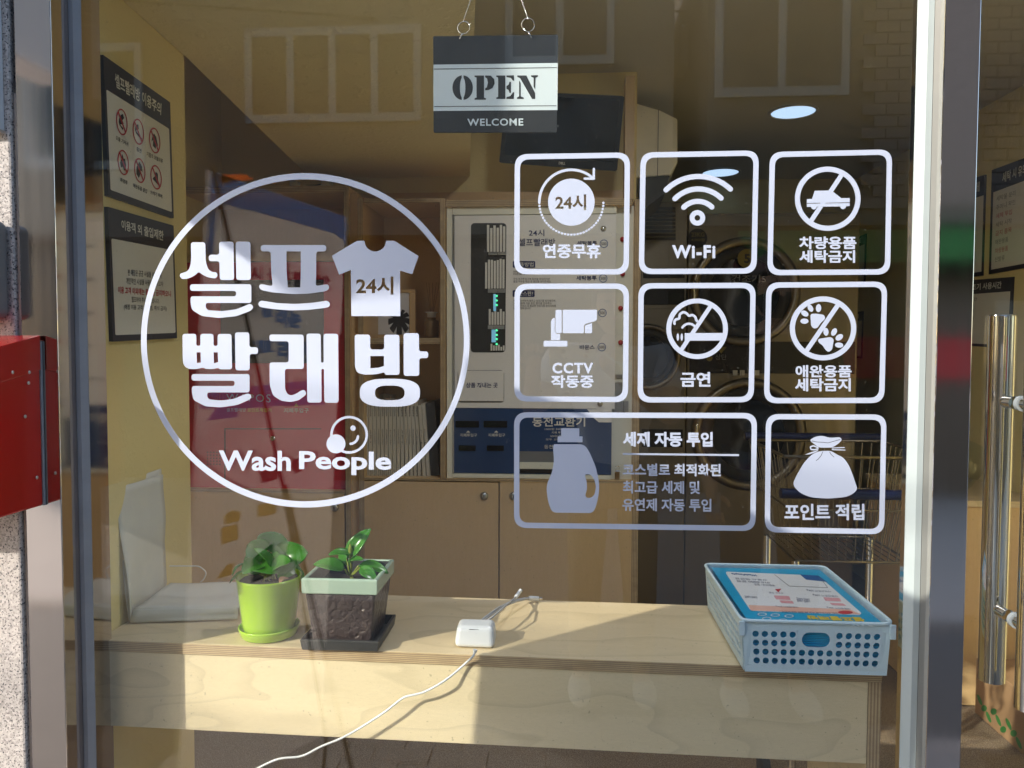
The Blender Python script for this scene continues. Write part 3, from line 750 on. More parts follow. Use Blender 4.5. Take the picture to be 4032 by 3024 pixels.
s = sticker('square white sticker with tied sack drawing on window')
frame_border(s, (3015.6, 1630), (3491, 1632), (3482, 2104), (3011, 2096)); c = crop(2960, 1690, 3.6867)
part(s, 'sack', 0, rp(c((980, 318), (1150, 312), (1230, 365), (1330, 410), (1410, 520), (1480, 700), (1535, 870), (1480, 930), (1370, 985), (1100, 1008), (850, 990), (690, 920), (592, 805), (640, 690), (760, 480), (880, 360)), 22),
     rp(c((835, 158), (930, 105), (1020, 93), (1130, 125), (1280, 115), (1312, 150), (1260, 210), (1165, 268), (975, 268), (900, 210)), 12))
part(s, 'sack_bow', 1, c(*stroke(rp([(965, 270), (900, 240), (850, 255), (860, 295), (910, 298), (965, 285)], 10)[3:-3], 20)))
part(s, 'string_end', 1, c(*stroke([(1168, 272), (1345, 266)], 14)))
part(s, 'string_end', 1, c(*stroke([(1168, 296), (1355, 303)], 14)))
part(s, 'string_end', 1, c((770, 368), (850, 338), (960, 302), (968, 312), (900, 345), (830, 366)))
part(s, 'sack_fold', 2, c(*stroke([(1030, 330), (1005, 385), (970, 430), (935, 455)], 7)), c(*stroke([(1130, 330), (1150, 365), (1195, 405)], 7)), c(*stroke([(875, 170), (940, 185), (1030, 190), (1110, 198), (1190, 175), (1280, 150)], 7)), mat='print_black')
words(s, '포인트 적립', c((475, 1083), (1635, 1083), (1635, 1322), (475, 1322)), 0.03)
# ================================================================== THINGS BEHIND THE GLASS
# OPEN sign
og = thing('open_sign', 'black and white hanging sign with bold stencil lettering behind the glass', 'sign', (-0.03, 0.03, 1.95))
oy = 0.030; c = crop(1344, 0, 1 / 0.60759)
q = c((595, 235), (1405, 225), (1395, 856), (598, 858))
pts = [P(*p, oy) for p in rp(q, 5, 3)]
MB().prism(pts, (0, 0.004, 0)).obj('board', 'sign_black', og)
def osh(k): return plane_y(oy - 0.0004 * k)
f = Flat(osh(1)); f.poly(c((597, 419), (1403, 408), (1400, 713), (597, 719))); f.obj('white_band', 'sign_white', og)
f = Flat(osh(2)); f.poly(c((601, 445), (1398, 436), (1398, 440), (601, 450))); f.poly(c((603, 688), (1394, 683), (1394, 687), (603, 692))); f.obj('rule', 'sign_black', og)
f = Flat(osh(2))
def half(cx, cy_, ro, ri, sgn, gap):
    o = [(cx + sgn * max(gap, ro[0] * math.cos(w)), cy_ + ro[1] * math.sin(w)) for w in [-math.pi / 2 + math.pi * i / 22 for i in range(23)]]
    n_ = [(cx + sgn * max(gap, ri[0] * math.cos(w)), cy_ + ri[1] * math.sin(w)) for w in [math.pi / 2 - math.pi * i / 22 for i in range(23)]]
    return o + n_
f.poly(c(*half(786, 568, (66, 80), (18, 66), -1, 6))); f.poly(c(*half(786, 568, (66, 80), (18, 66), 1, 6)))
for pl in ([(863, 489), (925, 489), (925, 632), (938, 637), (938, 646), (863, 646), (863, 637), (876, 632), (876, 503), (863, 498)],
           [(932, 489), (968, 490), (990, 512), (993, 540), (980, 570), (955, 583), (932, 585), (932, 572), (943, 566), (950, 535), (944, 508), (932, 501)],
           [(1004, 489), (1063, 489), (1063, 641), (1004, 641), (1004, 632), (1016, 628), (1016, 503), (1004, 498)],
           [(1070, 489), (1118, 488), (1120, 524), (1110, 520), (1098, 505), (1070, 500)], [(1070, 558), (1084, 548), (1090, 530), (1099, 530), (1099, 602), (1090, 602), (1084, 584), (1070, 574)],
           [(1070, 629), (1096, 622), (1110, 600), (1120, 596), (1117, 641), (1070, 641)],
           [(1140, 489), (1199, 489), (1256, 604), (1256, 641), (1236, 641), (1158, 506), (1140, 498)], [(1152, 520), (1162, 538), (1162, 624), (1182, 632), (1182, 641), (1138, 641), (1138, 632), (1152, 624)],
           [(1230, 488), (1274, 487), (1274, 496), (1258, 504), (1256, 580), (1246, 560), (1246, 504), (1230, 497)]):
    f.poly(c(*pl))
f.obj('lettering', 'sign_black', og)
f = Flat(osh(1)); f.text('WELCOME', c((816, 769), (1179, 767), (1179, 814), (818, 816)), 0.02, 1.12); f.obj('lettering', 'sign_white', og)
for (ru, rv), (hu, hv), top in (((792, 175), (768, 252), (838, 0)), ((1210, 165), (1231, 243), (1167, 0))):
    rc = c((ru, rv))[0]; ctr = P(*rc, oy - 0.002); tp = c(top)[0]
    rr = 40 * 0.6076 / F_PX * 1.33
    MB().tube([ctr + Vector((rr * math.cos(w), 0.004 * math.sin(w * 0.5 + ru), rr * math.sin(w))) for w in [2 * math.pi * i / 24 for i in range(25)]], 0.0007, 6, False).obj('key_ring', 'chrome', og)
    hk = P(*c((hu, hv))[0], oy - 0.003); MB().tube([hk, (hk + ctr + Vector((0, 0, -rr))) / 2 + Vector((0, -0.004, 0)), ctr + Vector((0, 0, -rr))], 0.001, 6).obj('hook', 'chrome', og)
    a = ctr + Vector((0, 0, rr)); b = P(*tp, oy - 0.002); b = a + (b - a) * 2.2
    m = MB(); n_ = 34
    for i in range(n_):
        m.sphere(a.lerp(b, i / n_), 0.0011, 6, 4)
    m.tube([a, b], 0.0004, 5); m.obj('ball_chain', 'chrome', og)

# two notice boards on the left return wall
WN = Vector((0.40, 0.027, 0)).normalized(); WP = Vector((-0.873, 0.10, 0))
def wallmap(off): return plane_on(WP, WN, off)
def poster_slab(par, q, mp, mat, depth=0.006):
    pts = [mp(*p) for p in q]
    return MB().prism(pts, -WN * depth).obj('panel', mat, par)
p1 = thing('notice_board', 'dark-framed notice board with six red prohibition circles', 'poster', (-0.88, 0.25, 1.6))
c = crop(380, 180, 2.37)
poster_slab(p1, c((62, 85), (687, 528), (722, 1610), (112, 1400)), wallmap(0.008), 'poster_dark', 0.008)
f = Flat(wallmap(0.0086)); f.poly(rp(c((92, 408), (677, 775), (704, 1553), (131, 1345)), 6)); f.obj('white_field', 'poster_white', p1)
f = Flat(wallmap(0.0090)); f.text('셀프빨래방 이용주의', c((166, 248), (606, 540), (602, 650), (180, 388)), 0.02); f.obj('lettering', 'poster_white', p1)
blobs = [[(-12, -70), (10, -95), (25, -60), (5, -20), (20, 10), (-20, 40), (15, 60), (10, 85), (-25, 50), (-35, 20), (-30, -20)],
         [(-30, -60), (0, -80), (5, -30), (-20, -10), (-20, 10), (40, 50), (40, 75), (-25, 30), (-35, 0)],
         [(-8, -75), (18, -50), (35, 30), (28, 70), (15, 30), (12, 85), (-20, 70), (-15, 0), (-35, 30), (-25, -30)],
         [(-10, -90), (5, -40), (18, -55), (32, 10), (25, 60), (10, 85), (-5, 50), (-25, 70), (-35, 20), (-20, -30)],
         [(-5, -95), (25, -60), (30, 0), (10, -10), (5, 40), (-10, 90), (-38, 60), (-35, -20)],
         [(-5, -60), (20, -50), (22, 20), (40, 60), (38, 80), (-38, 40), (-30, 20), (-15, 0)]]
labs = [('오물 기저귀', (180, 835), (298, 902), (295, 940), (180, 876)), ('흡연', (374, 940), (420, 965), (418, 1005), (374, 982)), ('기름의 오염의류', (468, 985), (620, 1058), (618, 1098), (470, 1030)),
        ('화염류', (222, 1228), (290, 1262), (288, 1300), (222, 1268)), ('애완동물 출입', (340, 1280), (474, 1340), (470, 1380), (342, 1322)), ('쓰레기 투척', (502, 1345), (615, 1390), (612, 1428), (504, 1385))]
for i, (cx, cy_) in enumerate(((237, 712), (390, 803), (543, 885), (250, 1090), (404, 1165), (556, 1228))):
    f = Flat(wallmap(0.0090)); f.poly(c(*[(cx + x * 0.85, cy_ + y * 0.85 + x * 0.5) for x, y in blobs[i]])); pc = f.obj('pictogram', 'print_black', p1)
    f = Flat(wallmap(0.0094)); f.ring(c(*ell(cx, cy_, 53, 122 - i * 2, n=40, shear=0.5)), c(*ell(cx, cy_, 44, 109 - i * 2, n=40, shear=0.5))); f.obj('red_circle', 'print_red', pc)
    f = Flat(wallmap(0.0097)); f.poly(c(*stroke([(cx - 34, cy_ - 95), (cx + 34, cy_ + 95)], 11, False))); f.obj('red_slash', 'print_red', pc)
    t = labs[i]; f = Flat(wallmap(0.0090)); f.text(t[0], c(*t[1:]), 0.02); f.obj('caption', 'print_black', pc)
p2 = thing('notice_board', 'dark-framed text notice with one red line below the prohibition board', 'poster', (-0.88, 0.25, 1.3))
k1 = crop(0, 0, 1.64583); k4 = crop(0, 1008, 1.64583)
poster_slab(p2, k1((700, 1340), (1125, 1462)) + k4((1148, 533), (733, 555)), wallmap(0.008), 'poster_dark', 0.008)
f = Flat(wallmap(0.0086)); f.poly(rp(k1((722, 1545), (1120, 1622)) + k4((1138, 498), (748, 513)), 6)); f.obj('white_field', 'poster_white', p2)
f = Flat(wallmap(0.0090)); f.text('이용객 외 출입제한', k1((785, 1422), (1060, 1496), (1060, 1562), (790, 1488)), 0.02); f.obj('lettering', 'poster_white', p2)
for t_, q_ in (('본 매장은 공공 시설물 이므로써', k4((828, 84), (1045, 110), (1045, 146), (828, 126))), ('개인적인 시설물 사용을 금하고자', k4((818, 140), (1058, 166), (1058, 198), (818, 182))),
               ('협조하여 주시기 바랍니다.', k4((853, 262), (1032, 277), (1032, 308), (853, 300))), ('(매장 이용 고객 외 취침, 취식 금지)', k4((803, 312), (1080, 326), (1080, 360), (803, 352)))):
    f = Flat(wallmap(0.0090)); f.text(t_, q_, 0.01); f.obj('text_line', 'print_black', p2)
f = Flat(wallmap(0.0090)); f.text('이용 고객 이외에는 출입을 금지하오니', k4((765, 196), (1108, 226), (1108, 266), (765, 242)), 0.03); f.obj('lettering', 'print_red', p2)

# ------------------------------------------------------------------ display shelf
sh = thing('display_shelf', 'pale birch plywood window shelf with a deep front apron', 'shelf', (-0.1, 0.2, 0.7))
def sfy(x): return 0.067 - (x + 0.70) * 0.0268        # front edge line
XL, XR = -0.872, 0.548
def slab(name, xa, xb, ya, yb, za, zb, mat, par=sh, bevel=0.0012):
    """slab parallel to the shelf front: ya, yb measured from the front line"""
    return MB().hexa([(xa, sfy(xa) + ya, za), (xb, sfy(xb) + ya, za), (xb, sfy(xb) + yb, za), (xa, sfy(xa) + yb, za), (xa, sfy(xa) + ya, zb), (xb, sfy(xb) + ya, zb), (xb, sfy(xb) + yb, zb), (xa, sfy(xa) + yb, zb)]).obj(name, mat, par, bevel)
slab('top_board', XL, XR, 0.0015, 0.318, SHZ - 0.020, SHZ, 'birch')
slab('front_edge', XL, XR, 0.0, 0.0013, SHZ - 0.0202, SHZ - 0.0006, 'ply_edge_z', sh, 0)
slab('apron', XL, XR - 0.022, 0.0022, 0.020, SHZ - 0.165, SHZ - 0.0206, 'birch_panel')
slab('end_panel', XR - 0.0215, XR, 0.0035, 0.318, 0.01, SHZ - 0.0206, 'birch_panel')
slab('end_panel_edge', XR - 0.0215, XR, 0.0022, 0.0034, 0.01, SHZ - 0.0208, 'ply_edge_x', sh, 0)

# ------------------------------------------------------------------ white paper bag at the left end
bgx = thing('paper_bag', 'large white paper carrier bag lying on its side at the shelf end', 'bag', (-0.75, 0.25, SHZ))
def sheet(quad, rows, cols, wob, seed, name, mat='bag_white', th=0.0012):
    """crumpled sheet over a quad TL,TR,BR,BL"""
    n_ = (quad[1] - quad[0]).cross(quad[3] - quad[0]).normalized(); vs = []; fs = []
    for i in range(rows + 1):
        for j in range(cols + 1):
            s_, t_ = j / cols, i / rows
            p = bil(quad, s_, t_) + n_ * wob * (math.sin(3.1 * t_ * (1 + s_) * 2 + seed) * 0.6 + math.sin(9 * s_ + 5 * t_ + seed * 2) * 0.4)
            vs.append(p)
    for i in range(rows):
        for j in range(cols): fs.append((i * (cols + 1) + j, i * (cols + 1) + j + 1, (i + 1) * (cols + 1) + j + 1, (i + 1) * (cols + 1) + j))
    o = MB().add(vs, fs, True).obj(name, mat, bgx); md = o.modifiers.new('s', 'SOLIDIFY'); md.thickness = th
    return o
zB = SHZ + 0.003
BLp, BRp = Pz(513, 2452, zB), Pz(655, 2345, zB)
TLp = P(456, 1922, BLp.y - 0.004); TRp = P(641, 1868, BRp.y - 0.006)
sheet([TLp, TRp, BRp, BLp], 16, 10, 0.0030, 0.4, 'side_panel')
off2 = Vector((-0.016, 0.018, 0)); sheet([TLp + off2 + Vector((0, 0, 0.004)), TRp + off2 * 0.4 + Vector((0, 0, 0.012)), BRp + off2 * 0.5, BLp + off2 * 0.4], 16, 10, 0.0030, 2.4, 'inner_panel')
FRp = Pz(935, 2438, zB)
tB = Vector((0, 0, 0.026)); bk_ = Vector((0.0, 0.16, 0.006))
sheet([BLp + tB + Vector((0.004, 0.006, 0)), FRp + tB * 0.9 + Vector((0, 0.006, 0)), FRp, BLp], 6, 16, 0.0016, 1.0, 'base_edge')
sheet([BLp + tB + bk_, FRp + tB * 0.9 + bk_, FRp + tB * 0.9 + Vector((0, 0.006, 0)), BLp + tB + Vector((0.004, 0.006, 0))], 10, 16, 0.0028, 3.0, 'folded_body')
hp = [P(*p, 0.285) for p in k4((0, 0))]
hc = crop(0, 2016, 1.64583)
hpts = rp(hc((1085, 350), (1290, 350), (1340, 390), (1320, 440), (1290, 460)), 14)[4:-4]
MB().tube([P(u, v, 0.24) for u, v in hpts], 0.0013, 6).obj('handle', 'bag_white', bgx)

# ------------------------------------------------------------------ potted plants
def leaf(par, base, tip, width, up, mat, curl=0.2, cup=0.15, rounder=0.0, name='leaf'):
    base, tip, up = Vector(base), Vector(tip), Vector(up).normalized()
    ax = tip - base; L = ax.length; t = ax / L; sd = t.cross(up).normalized(); nn = sd.cross(t)
    N, K = 10, 4; vs = []; fs = []
    for i in range(N + 1):
        s_ = i / N
        w = width * (math.sin(math.pi * min(1, s_ ** (0.8 - 0.25 * rounder)) ) ** (0.75 - 0.25 * rounder)) * 0.5 + 0.0006
        c0 = base + ax * s_ + nn * (math.sin(math.pi * s_) * curl * L * 0.5 - curl * L * 0.35 * s_ * s_)
        for j in range(-K, K + 1):
            e = j / K
            vs.append(c0 + sd * w * e + nn * (cup * w * (e * e) - 0.05 * w * (1 - abs(e)) ** 3))
    M = 2 * K + 1
    for i in range(N):
        for j in range(M - 1): fs.append((i * M + j, i * M + j + 1, (i + 1) * M + j + 1, (i + 1) * M + j))
    o = MB().add(vs, fs, True).obj(name, mat, par); md = o.modifiers.new('s', 'SOLIDIFY'); md.thickness = 0.0011
    return o
gx, gy = -0.561, 0.124
gpot = thing('potted_plant', 'round-leaved houseplant in a glossy lime green pot', 'plant', (gx, gy, SHZ))
pot = MB().lathe([(0.0001, 0.010), (0.046, 0.010), (0.0485, 0.013), (0.0505, 0.03), (0.0600, 0.111), (0.0606, 0.1135), (0.0595, 0.1155), (0.0575, 0.1140), (0.0555, 0.095), (0.0001, 0.095)], (gx, gy, SHZ), 56).obj('pot', 'lime_glaze', gpot)
MB().lathe([(0.0001, 0.001), (0.050, 0.001), (0.0535, 0.004), (0.0565, 0.016), (0.0572, 0.0195), (0.0558, 0.0205), (0.0540, 0.018), (0.051, 0.006), (0.0001, 0.006)], (gx, gy, SHZ), 56).obj('saucer', 'lime_glaze', gpot)
m = MB(); vs = [Vector((gx, gy, SHZ + 0.107))]; 
for ring in range(1, 5):
    for kk in range(24):
        w = 2 * math.pi * kk / 24; rr = 0.0565 * ring / 4
        vs.append(Vector((gx + rr * math.cos(w), gy + rr * math.sin(w), SHZ + 0.1055 + random.uniform(-0.0015, 0.0025))))
fs = [(0, 1 + kk, 1 + (kk + 1) % 24) for kk in range(24)] + [(1 + r_ * 24 + kk, 1 + r_ * 24 + (kk + 1) % 24, 1 + (r_ + 1) * 24 + (kk + 1) % 24, 1 + (r_ + 1) * 24 + kk) for r_ in range(3) for kk in range(24)]
m.add(vs, fs, True).obj('soil', 'soil', gpot)
cp = crop(800, 2050, 2.4578)
def at(u, v, y): return P(*cp((u, v))[0], y)
heart = Vector((gx, gy, SHZ + 0.106))
LV = [  # base px, tip px, depth base/tip, width, up
    ((555, 410), (720, 490), 0.105, 0.075, 0.058, (0.1, -0.55, 0.85)),
    ((560, 420), (380, 500), 0.100, 0.070, 0.046, (-0.1, -0.5, 0.85)),
    ((640, 300), (760, 128), 0.130, 0.150, 0.066, (0.15, -0.95, 0.25)),
    ((610, 330), (420, 240), 0.125, 0.120, 0.052, (-0.2, -0.9, 0.35)),
    ((600, 400), (385, 390), 0.140, 0.140, 0.050, (-0.2, -0.9, 0.3)),
    ((720, 400), (1000, 300), 0.130, 0.125, 0.062, (0.1, -0.85, 0.5)),
    ((680, 440), (510, 262), 0.095, 0.080, 0.020, (0.6, -0.4, 0.6)),
    ((690, 440), (840, 385), 0.090, 0.085, 0.034, (0.0, -0.5, 0.85)),
    ((720, 480), (990, 560), 0.160, 0.170, 0.046, (0.1, -0.5, 0.8)),
    ((400, 410), (272, 520), 0.110, 0.090, 0.016, (-0.5, -0.2, 0.8)),
    ((420, 520), (245, 590), 0.150, 0.150, 0.024, (-0.2, -0.3, 0.9)),
    ((600, 250), (575, 150), 0.150, 0.150, 0.030, (0.0, -0.9, 0.3))]
for b_, t_, y0, y1, w, up in LV:
    bb, tt = at(*b_, y0), at(*t_, y1)
    o = leaf(gpot, bb, tt, w, up, 'leaf_round', 0.25, 0.22, 1.0)
    MB().tube([heart + Vector((random.uniform(-.012, .012), random.uniform(-.012, .012), 0)), (heart + bb) / 2 + Vector((0, 0, 0.008)), bb], 0.0016, 6).obj('stalk', 'stem_green', gpot)
leaf(gpot, at(740, 612, 0.10), at(815, 545, 0.105), 0.010, (0, -0.4, 0.9), 'dry_leaf', 0.5, 0.6, name='dry_leaf')

sx0, sx1, sy0, sy1 = -0.4715, -0.3325, 0.050, 0.190
spot = thing('potted_plant', 'long-leaved seedling in a square dark ceramic pot with pale rim', 'plant', ((sx0 + sx1) / 2, 0.12, SHZ))
def frus(a, b, za, zb, inset_a, inset_b):
    x0, x1, y0, y1 = sx0, sx1, sy0, sy1
    f_ = lambda i, z: [(x0 + i, y0 + i, z), (x1 - i, y0 + i, z), (x1 - i, y1 - i, z), (x0 + i, y1 - i, z)]
    return f_(inset_a, za) + f_(inset_b, zb)
m_, n, l, b = nodes_of('hammered_brown')
vz = n.new('ShaderNodeTexVoronoi'); vz.feature = 'SMOOTH_F1'; vz.inputs['Scale'].default_value = 95
tc = n.new('ShaderNodeTexCoord'); nz = n.new('ShaderNodeTexNoise'); nz.inputs['Scale'].default_value = 90
mixv = n.new('ShaderNodeMixRGB'); mixv.inputs[0].default_value = 0.02; l.new(tc.outputs['Object'], nz.inputs['Vector']); l.new(tc.outputs['Object'], mixv.inputs[1]); l.new(nz.outputs['Color'], mixv.inputs[2]); l.new(mixv.outputs[0], vz.inputs['Vector'])
l.new(vmix(n, l, nz.outputs['Fac'], (0.036, 0.025, 0.024), (0.075, 0.055, 0.052)), b.inputs['Base Color']); b.inputs['Roughness'].default_value = 0.34; b.inputs['Coat Weight'].default_value = 0.15
bump(n, l, b, vz.outputs['Distance'], 1.0, 0.0032); MATS['hammered_brown'] = m_
body = MB().hexa(frus(0, 0, SHZ + 0.006, SHZ + 0.104, 0.016, 0.0045)).obj('body', 'hammered_brown', spot, 0.004, 3)
rim = MB()
fo = lambda i, z: [Vector((sx0 + i, sy0 + i, z)), Vector((sx1 - i, sy0 + i, z)), Vector((sx1 - i, sy1 - i, z)), Vector((sx0 + i, sy1 - i, z))]
rings = [fo(0.002, SHZ + 0.1045), fo(0.0, SHZ + 0.106), fo(-0.0005, SHZ + 0.131), fo(0.0015, SHZ + 0.133), fo(0.0065, SHZ + 0.133), fo(0.008, SHZ + 0.131)]
vs = [p for r_ in rings for p in r_]; fs = [(i * 4 + j, i * 4 + (j + 1) % 4, (i + 1) * 4 + (j + 1) % 4, (i + 1) * 4 + j) for i in range(5) for j in range(4)]
rim.add(vs, fs).obj('rim', 'celadon_glaze', spot, 0.0012)
iw = fo(0.0081, SHZ + 0.1309) + fo(0.011, SHZ + 0.1045)
MB().add(iw, [(j, (j + 1) % 4, (j + 1) % 4 + 4, j + 4) for j in range(4)]).obj('inner_wall', 'tray_black', spot)
trm = MB()
rings = [fo(0.006, SHZ + 0.0008), fo(0.001, SHZ + 0.001), fo(-0.0005, SHZ + 0.003), fo(-0.003, SHZ + 0.020), fo(-0.002, SHZ + 0.0215), fo(0.003, SHZ + 0.0215), fo(0.005, SHZ + 0.0045), fo(0.06, SHZ + 0.0045)]
vs = [p for r_ in rings for p in r_]; fs = [(i * 4 + j, i * 4 + (j + 1) % 4, (i + 1) * 4 + (j + 1) % 4, (i + 1) * 4 + j) for i in range(7) for j in range(4)]
trm.add(vs, fs).obj('tray', 'tray_black', spot, 0.001)
m = MB(); G = 14; vs = []
for i in range(G + 1):
    for j in range(G + 1): vs.append((sx0 + 0.0112 + (sx1 - sx0 - 0.0224) * i / G, sy0 + 0.0112 + (sy1 - sy0 - 0.0224) * j / G, SHZ + 0.1065 + random.uniform(-0.0015, 0.002)))
m.add(vs, [(i * (G + 1) + j, i * (G + 1) + j + 1, (i + 1) * (G + 1) + j + 1, (i + 1) * (G + 1) + j) for i in range(G) for j in range(G)], True).obj('soil', 'soil', spot)
root = at(1462, 605, 0.112); root.z = SHZ + 0.105
jt = at(1430, 530, 0.115); top_ = at(1420, 400, 0.12)
MB().tube([root, (root + jt) / 2, jt], [0.0036, 0.0032, 0.0030], 8).obj('stem', 'stem_green', spot)
SL = [((1395, 300 + 60), (1612, 75), 0.122, 0.130, 0.030, (-0.3, -0.9, 0.25)), ((1440, 320), (1215, 318), 0.118, 0.095, 0.022, (0.0, -0.35, 0.95)),
      ((1440, 420), (1320, 290), 0.125, 0.150, 0.026, (-0.1, -0.8, 0.5)), ((1400, 395), (1548, 368), 0.112, 0.100, 0.016, (0.0, -0.3, 0.95)),
      ((1370, 470), (1070, 408), 0.108, 0.100, 0.032, (0.0, -0.45, 0.9)), ((1505, 435), (1795, 495), 0.112, 0.110, 0.030, (0.05, -0.35, 0.95)),
      ((1520, 455), (1680, 575), 0.100, 0.085, 0.022, (0.25, -0.7, 0.6))]
for i, (b_, t_, y0, y1, w, up) in enumerate(SL):
    bb, tt = at(*b_, y0), at(*t_, y1)
    leaf(spot, bb, tt, w, up, 'leaf_long', 0.16, 0.25, 0.2)
    MB().tube([jt, (jt + bb) / 2 + Vector((0, -0.004, -0.002)), bb], 0.0019, 6).obj('leaf_stalk', 'stem_green', spot)
MB().tube([top_, at(1425, 270, 0.118), at(1424, 222, 0.118)], [0.0018, 0.0042, 0.0006], 8).obj('bud', 'stem_green', spot)

# ------------------------------------------------------------------ charging hub with leads
hub = thing('charging_hub', 'small white USB charging hub with grey leads on the plywood shelf', 'charger', (-0.158, 0.11, SHZ))
hx0, hx1 = -0.1975, -0.1225; hy0, hy1 = 0.080, 0.135
MB().hexa([(hx0, hy0, SHZ + 0.0012), (hx1, hy0 - 0.002, SHZ + 0.0012), (hx1, hy1, SHZ + 0.0012), (hx0, hy1, SHZ + 0.0012), (hx0 + 0.004, hy0 + 0.010, SHZ + 0.038), (hx1 - 0.003, hy0 + 0.008, SHZ + 0.038), (hx1 - 0.003, hy1 - 0.004, SHZ + 0.040), (hx0 + 0.004, hy1 - 0.004, SHZ + 0.040)]).obj('case', 'white_plastic', hub, 0.009, 4)
mp = plane_y(0.0745)
boxo('slot', (-0.170, 0.0882, SHZ + 0.0325), (-0.152, 0.0905, SHZ + 0.0335), 'black', hub)
cm = crop(1344, 2016, 1.64583); cl = crop(0, 2016, 1.64583)
def pl(pts, ys): return [P(u, v, y) for (u, v), y in zip(pts, ys)]
cab = cm((868, 885), (855, 925), (800, 985), (720, 1055), (640, 1112), (540, 1165), (470, 1185), (405, 1202), (340, 1250), (290, 1290), (200, 1350), (100, 1412), (0, 1466)) + cl((2080, 1520), (1990, 1568), (1930, 1587), (1860, 1592), (1800, 1602), (1730, 1630), (1660, 1665), (1560, 1700))
sm = []
pp = [Pz(*q_, SHZ + h_) for q_, h_ in zip(cm((868, 892), (862, 915), (850, 938)), (0.012, 0.006, 0.0035))] + [P(*cab[2], 0.046), P(*cab[3], 0.040)] + pl(cab[4:], [0.032] * (len(cab) - 4))
for i in range(len(pp) - 1):
    for t in (0, 0.25, 0.5, 0.75):
        p0, p1_, p2_, p3 = pp[max(i - 1, 0)], pp[i], pp[i + 1], pp[min(i + 2, len(pp) - 1)]
        sm.append(0.5 * ((2 * p1_) + (p2_ - p0) * t + (2 * p0 - 5 * p1_ + 4 * p2_ - p3) * t * t + (3 * p1_ - p0 - 3 * p2_ + p3) * t ** 3))
MB().tube(sm, 0.0020, 8).obj('power_lead', 'white_plastic', hub)
MB().tube([sm[0], sm[2], sm[4]], [0.0042, 0.0036, 0.0024], 10).obj('strain_relief', 'white_plastic', hub)
for kk, (pts, hs) in enumerate((([(920, 720), (970, 650), (1060, 590), (1160, 562), (1215, 556)], (0.034, 0.04, 0.034, 0.022, 0.012)),
                                ([(940, 722), (1000, 640), (1090, 590), (1180, 566), (1216, 560)], (0.034, 0.036, 0.03, 0.02, 0.010)),
                                ([(955, 725), (1010, 660), (1070, 600), (1110, 570), (1130, 552)], (0.034, 0.042, 0.040, 0.03, 0.02)))):
    pts = cm(*pts); q_ = [Pz(u, v, SHZ + h) for (u, v), h in zip(pts, hs)]
    q_[0] = Vector((-0.155 + 0.006 * kk, 0.130, SHZ + 0.034))
    MB().tube([q_[0]] + [a.lerp(b, 0.5) for a, b in zip(q_, q_[1:])] + [q_[-1]], 0.0019, 7).obj('lead', 'cable_grey', hub)
    e = q_[-1]; dd = Vector((0.9, 0.25, -0.1)).normalized() if kk < 2 else Vector((0.3, 0.5, 0.3)).normalized()
    MB().tube([e, e + dd * 0.022], 0.0042, 10).obj('plug', 'white_plastic', hub)
    if kk == 0: MB().tube([e + dd * 0.022, e + dd * 0.030], 0.0026, 8).obj('plug_tip', 'chrome', hub)

# ------------------------------------------------------------------ basket of leaflets
bx0, bx1, by0, by1, bz0, bz1 = 0.306, 0.553, 0.014, 0.352, SHZ + 0.001, SHZ + 0.090
bk = thing('storage_basket', 'pale blue perforated plastic basket on the shelf end', 'basket', (0.43, 0.18, SHZ))
def holed(par, name, org, ux, uz, w, h, nx, nz, skip, rad, taper, mx=0.014, mz0=0.012, mz1=0.016):
    """perforated wall: grid of cells, each a square with a round hole"""
    org, ux, uz = Vector(org), Vector(ux), Vector(uz); m = MB()
    xs0, xs1, zs0, zs1 = mx, w - mx, mz0, h - mz1; cw, ch = (xs1 - xs0) / nx, (zs1 - zs0) / nz
    pt = lambda a, b: org + ux * (a + (w / 2 - a) * taper * (1 - b / h)) + uz * b
    K = 16
    for i in range(nx):
        for j in range(nz):
            a0, b0 = xs0 + i * cw, zs0 + j * ch
            if (i, j) in skip: m.add([pt(a0, b0), pt(a0 + cw, b0), pt(a0 + cw, b0 + ch), pt(a0, b0 + ch)], [(0, 1, 2, 3)]) if skip[(i, j)] else None; continue
            ca, cb = a0 + cw / 2, b0 + ch / 2; o_, i_ = [], []
            for k_ in range(K):
                w_ = 2 * math.pi * k_ / K; co, si = math.cos(w_), math.sin(w_); mxx = max(abs(co), abs(si))
                o_.append(pt(ca + co / mxx * cw / 2, cb + si / mxx * ch / 2)); i_.append(pt(ca + co * rad, cb + si * rad))
            m.add(o_ + i_, [(k_, (k_ + 1) % K, (k_ + 1) % K + K, k_ + K) for k_ in range(K)])
    for a, b, c_, d in ((0, 0, w, zs0), (0, zs1, w, h), (0, zs0, xs0, zs1), (xs1, zs0, w, zs1)):
        m.add([pt(a, b), pt(c_, b), pt(c_, d), pt(a, d)], [(0, 1, 2, 3)])
    bm_ = m.obj(name, 'basket_plastic', par)
    wd = bm_.modifiers.new('w', 'WELD'); wd.merge_threshold = 0.0003
    md = bm_.modifiers.new('s', 'SOLIDIFY'); md.thickness = 0.0022; md.offset = 0
    return bm_
slot = {(i, j): False for i in (5, 6, 7, 8) for j in (2, 3)}
fw = bx1 - bx0; hh = bz1 - bz0
fr = holed(bk, 'front_wall', (bx0, by0, bz0), (1, 0, 0), (0, 0, 1), fw, hh, 14, 4, slot, 0.0057, 0.05)
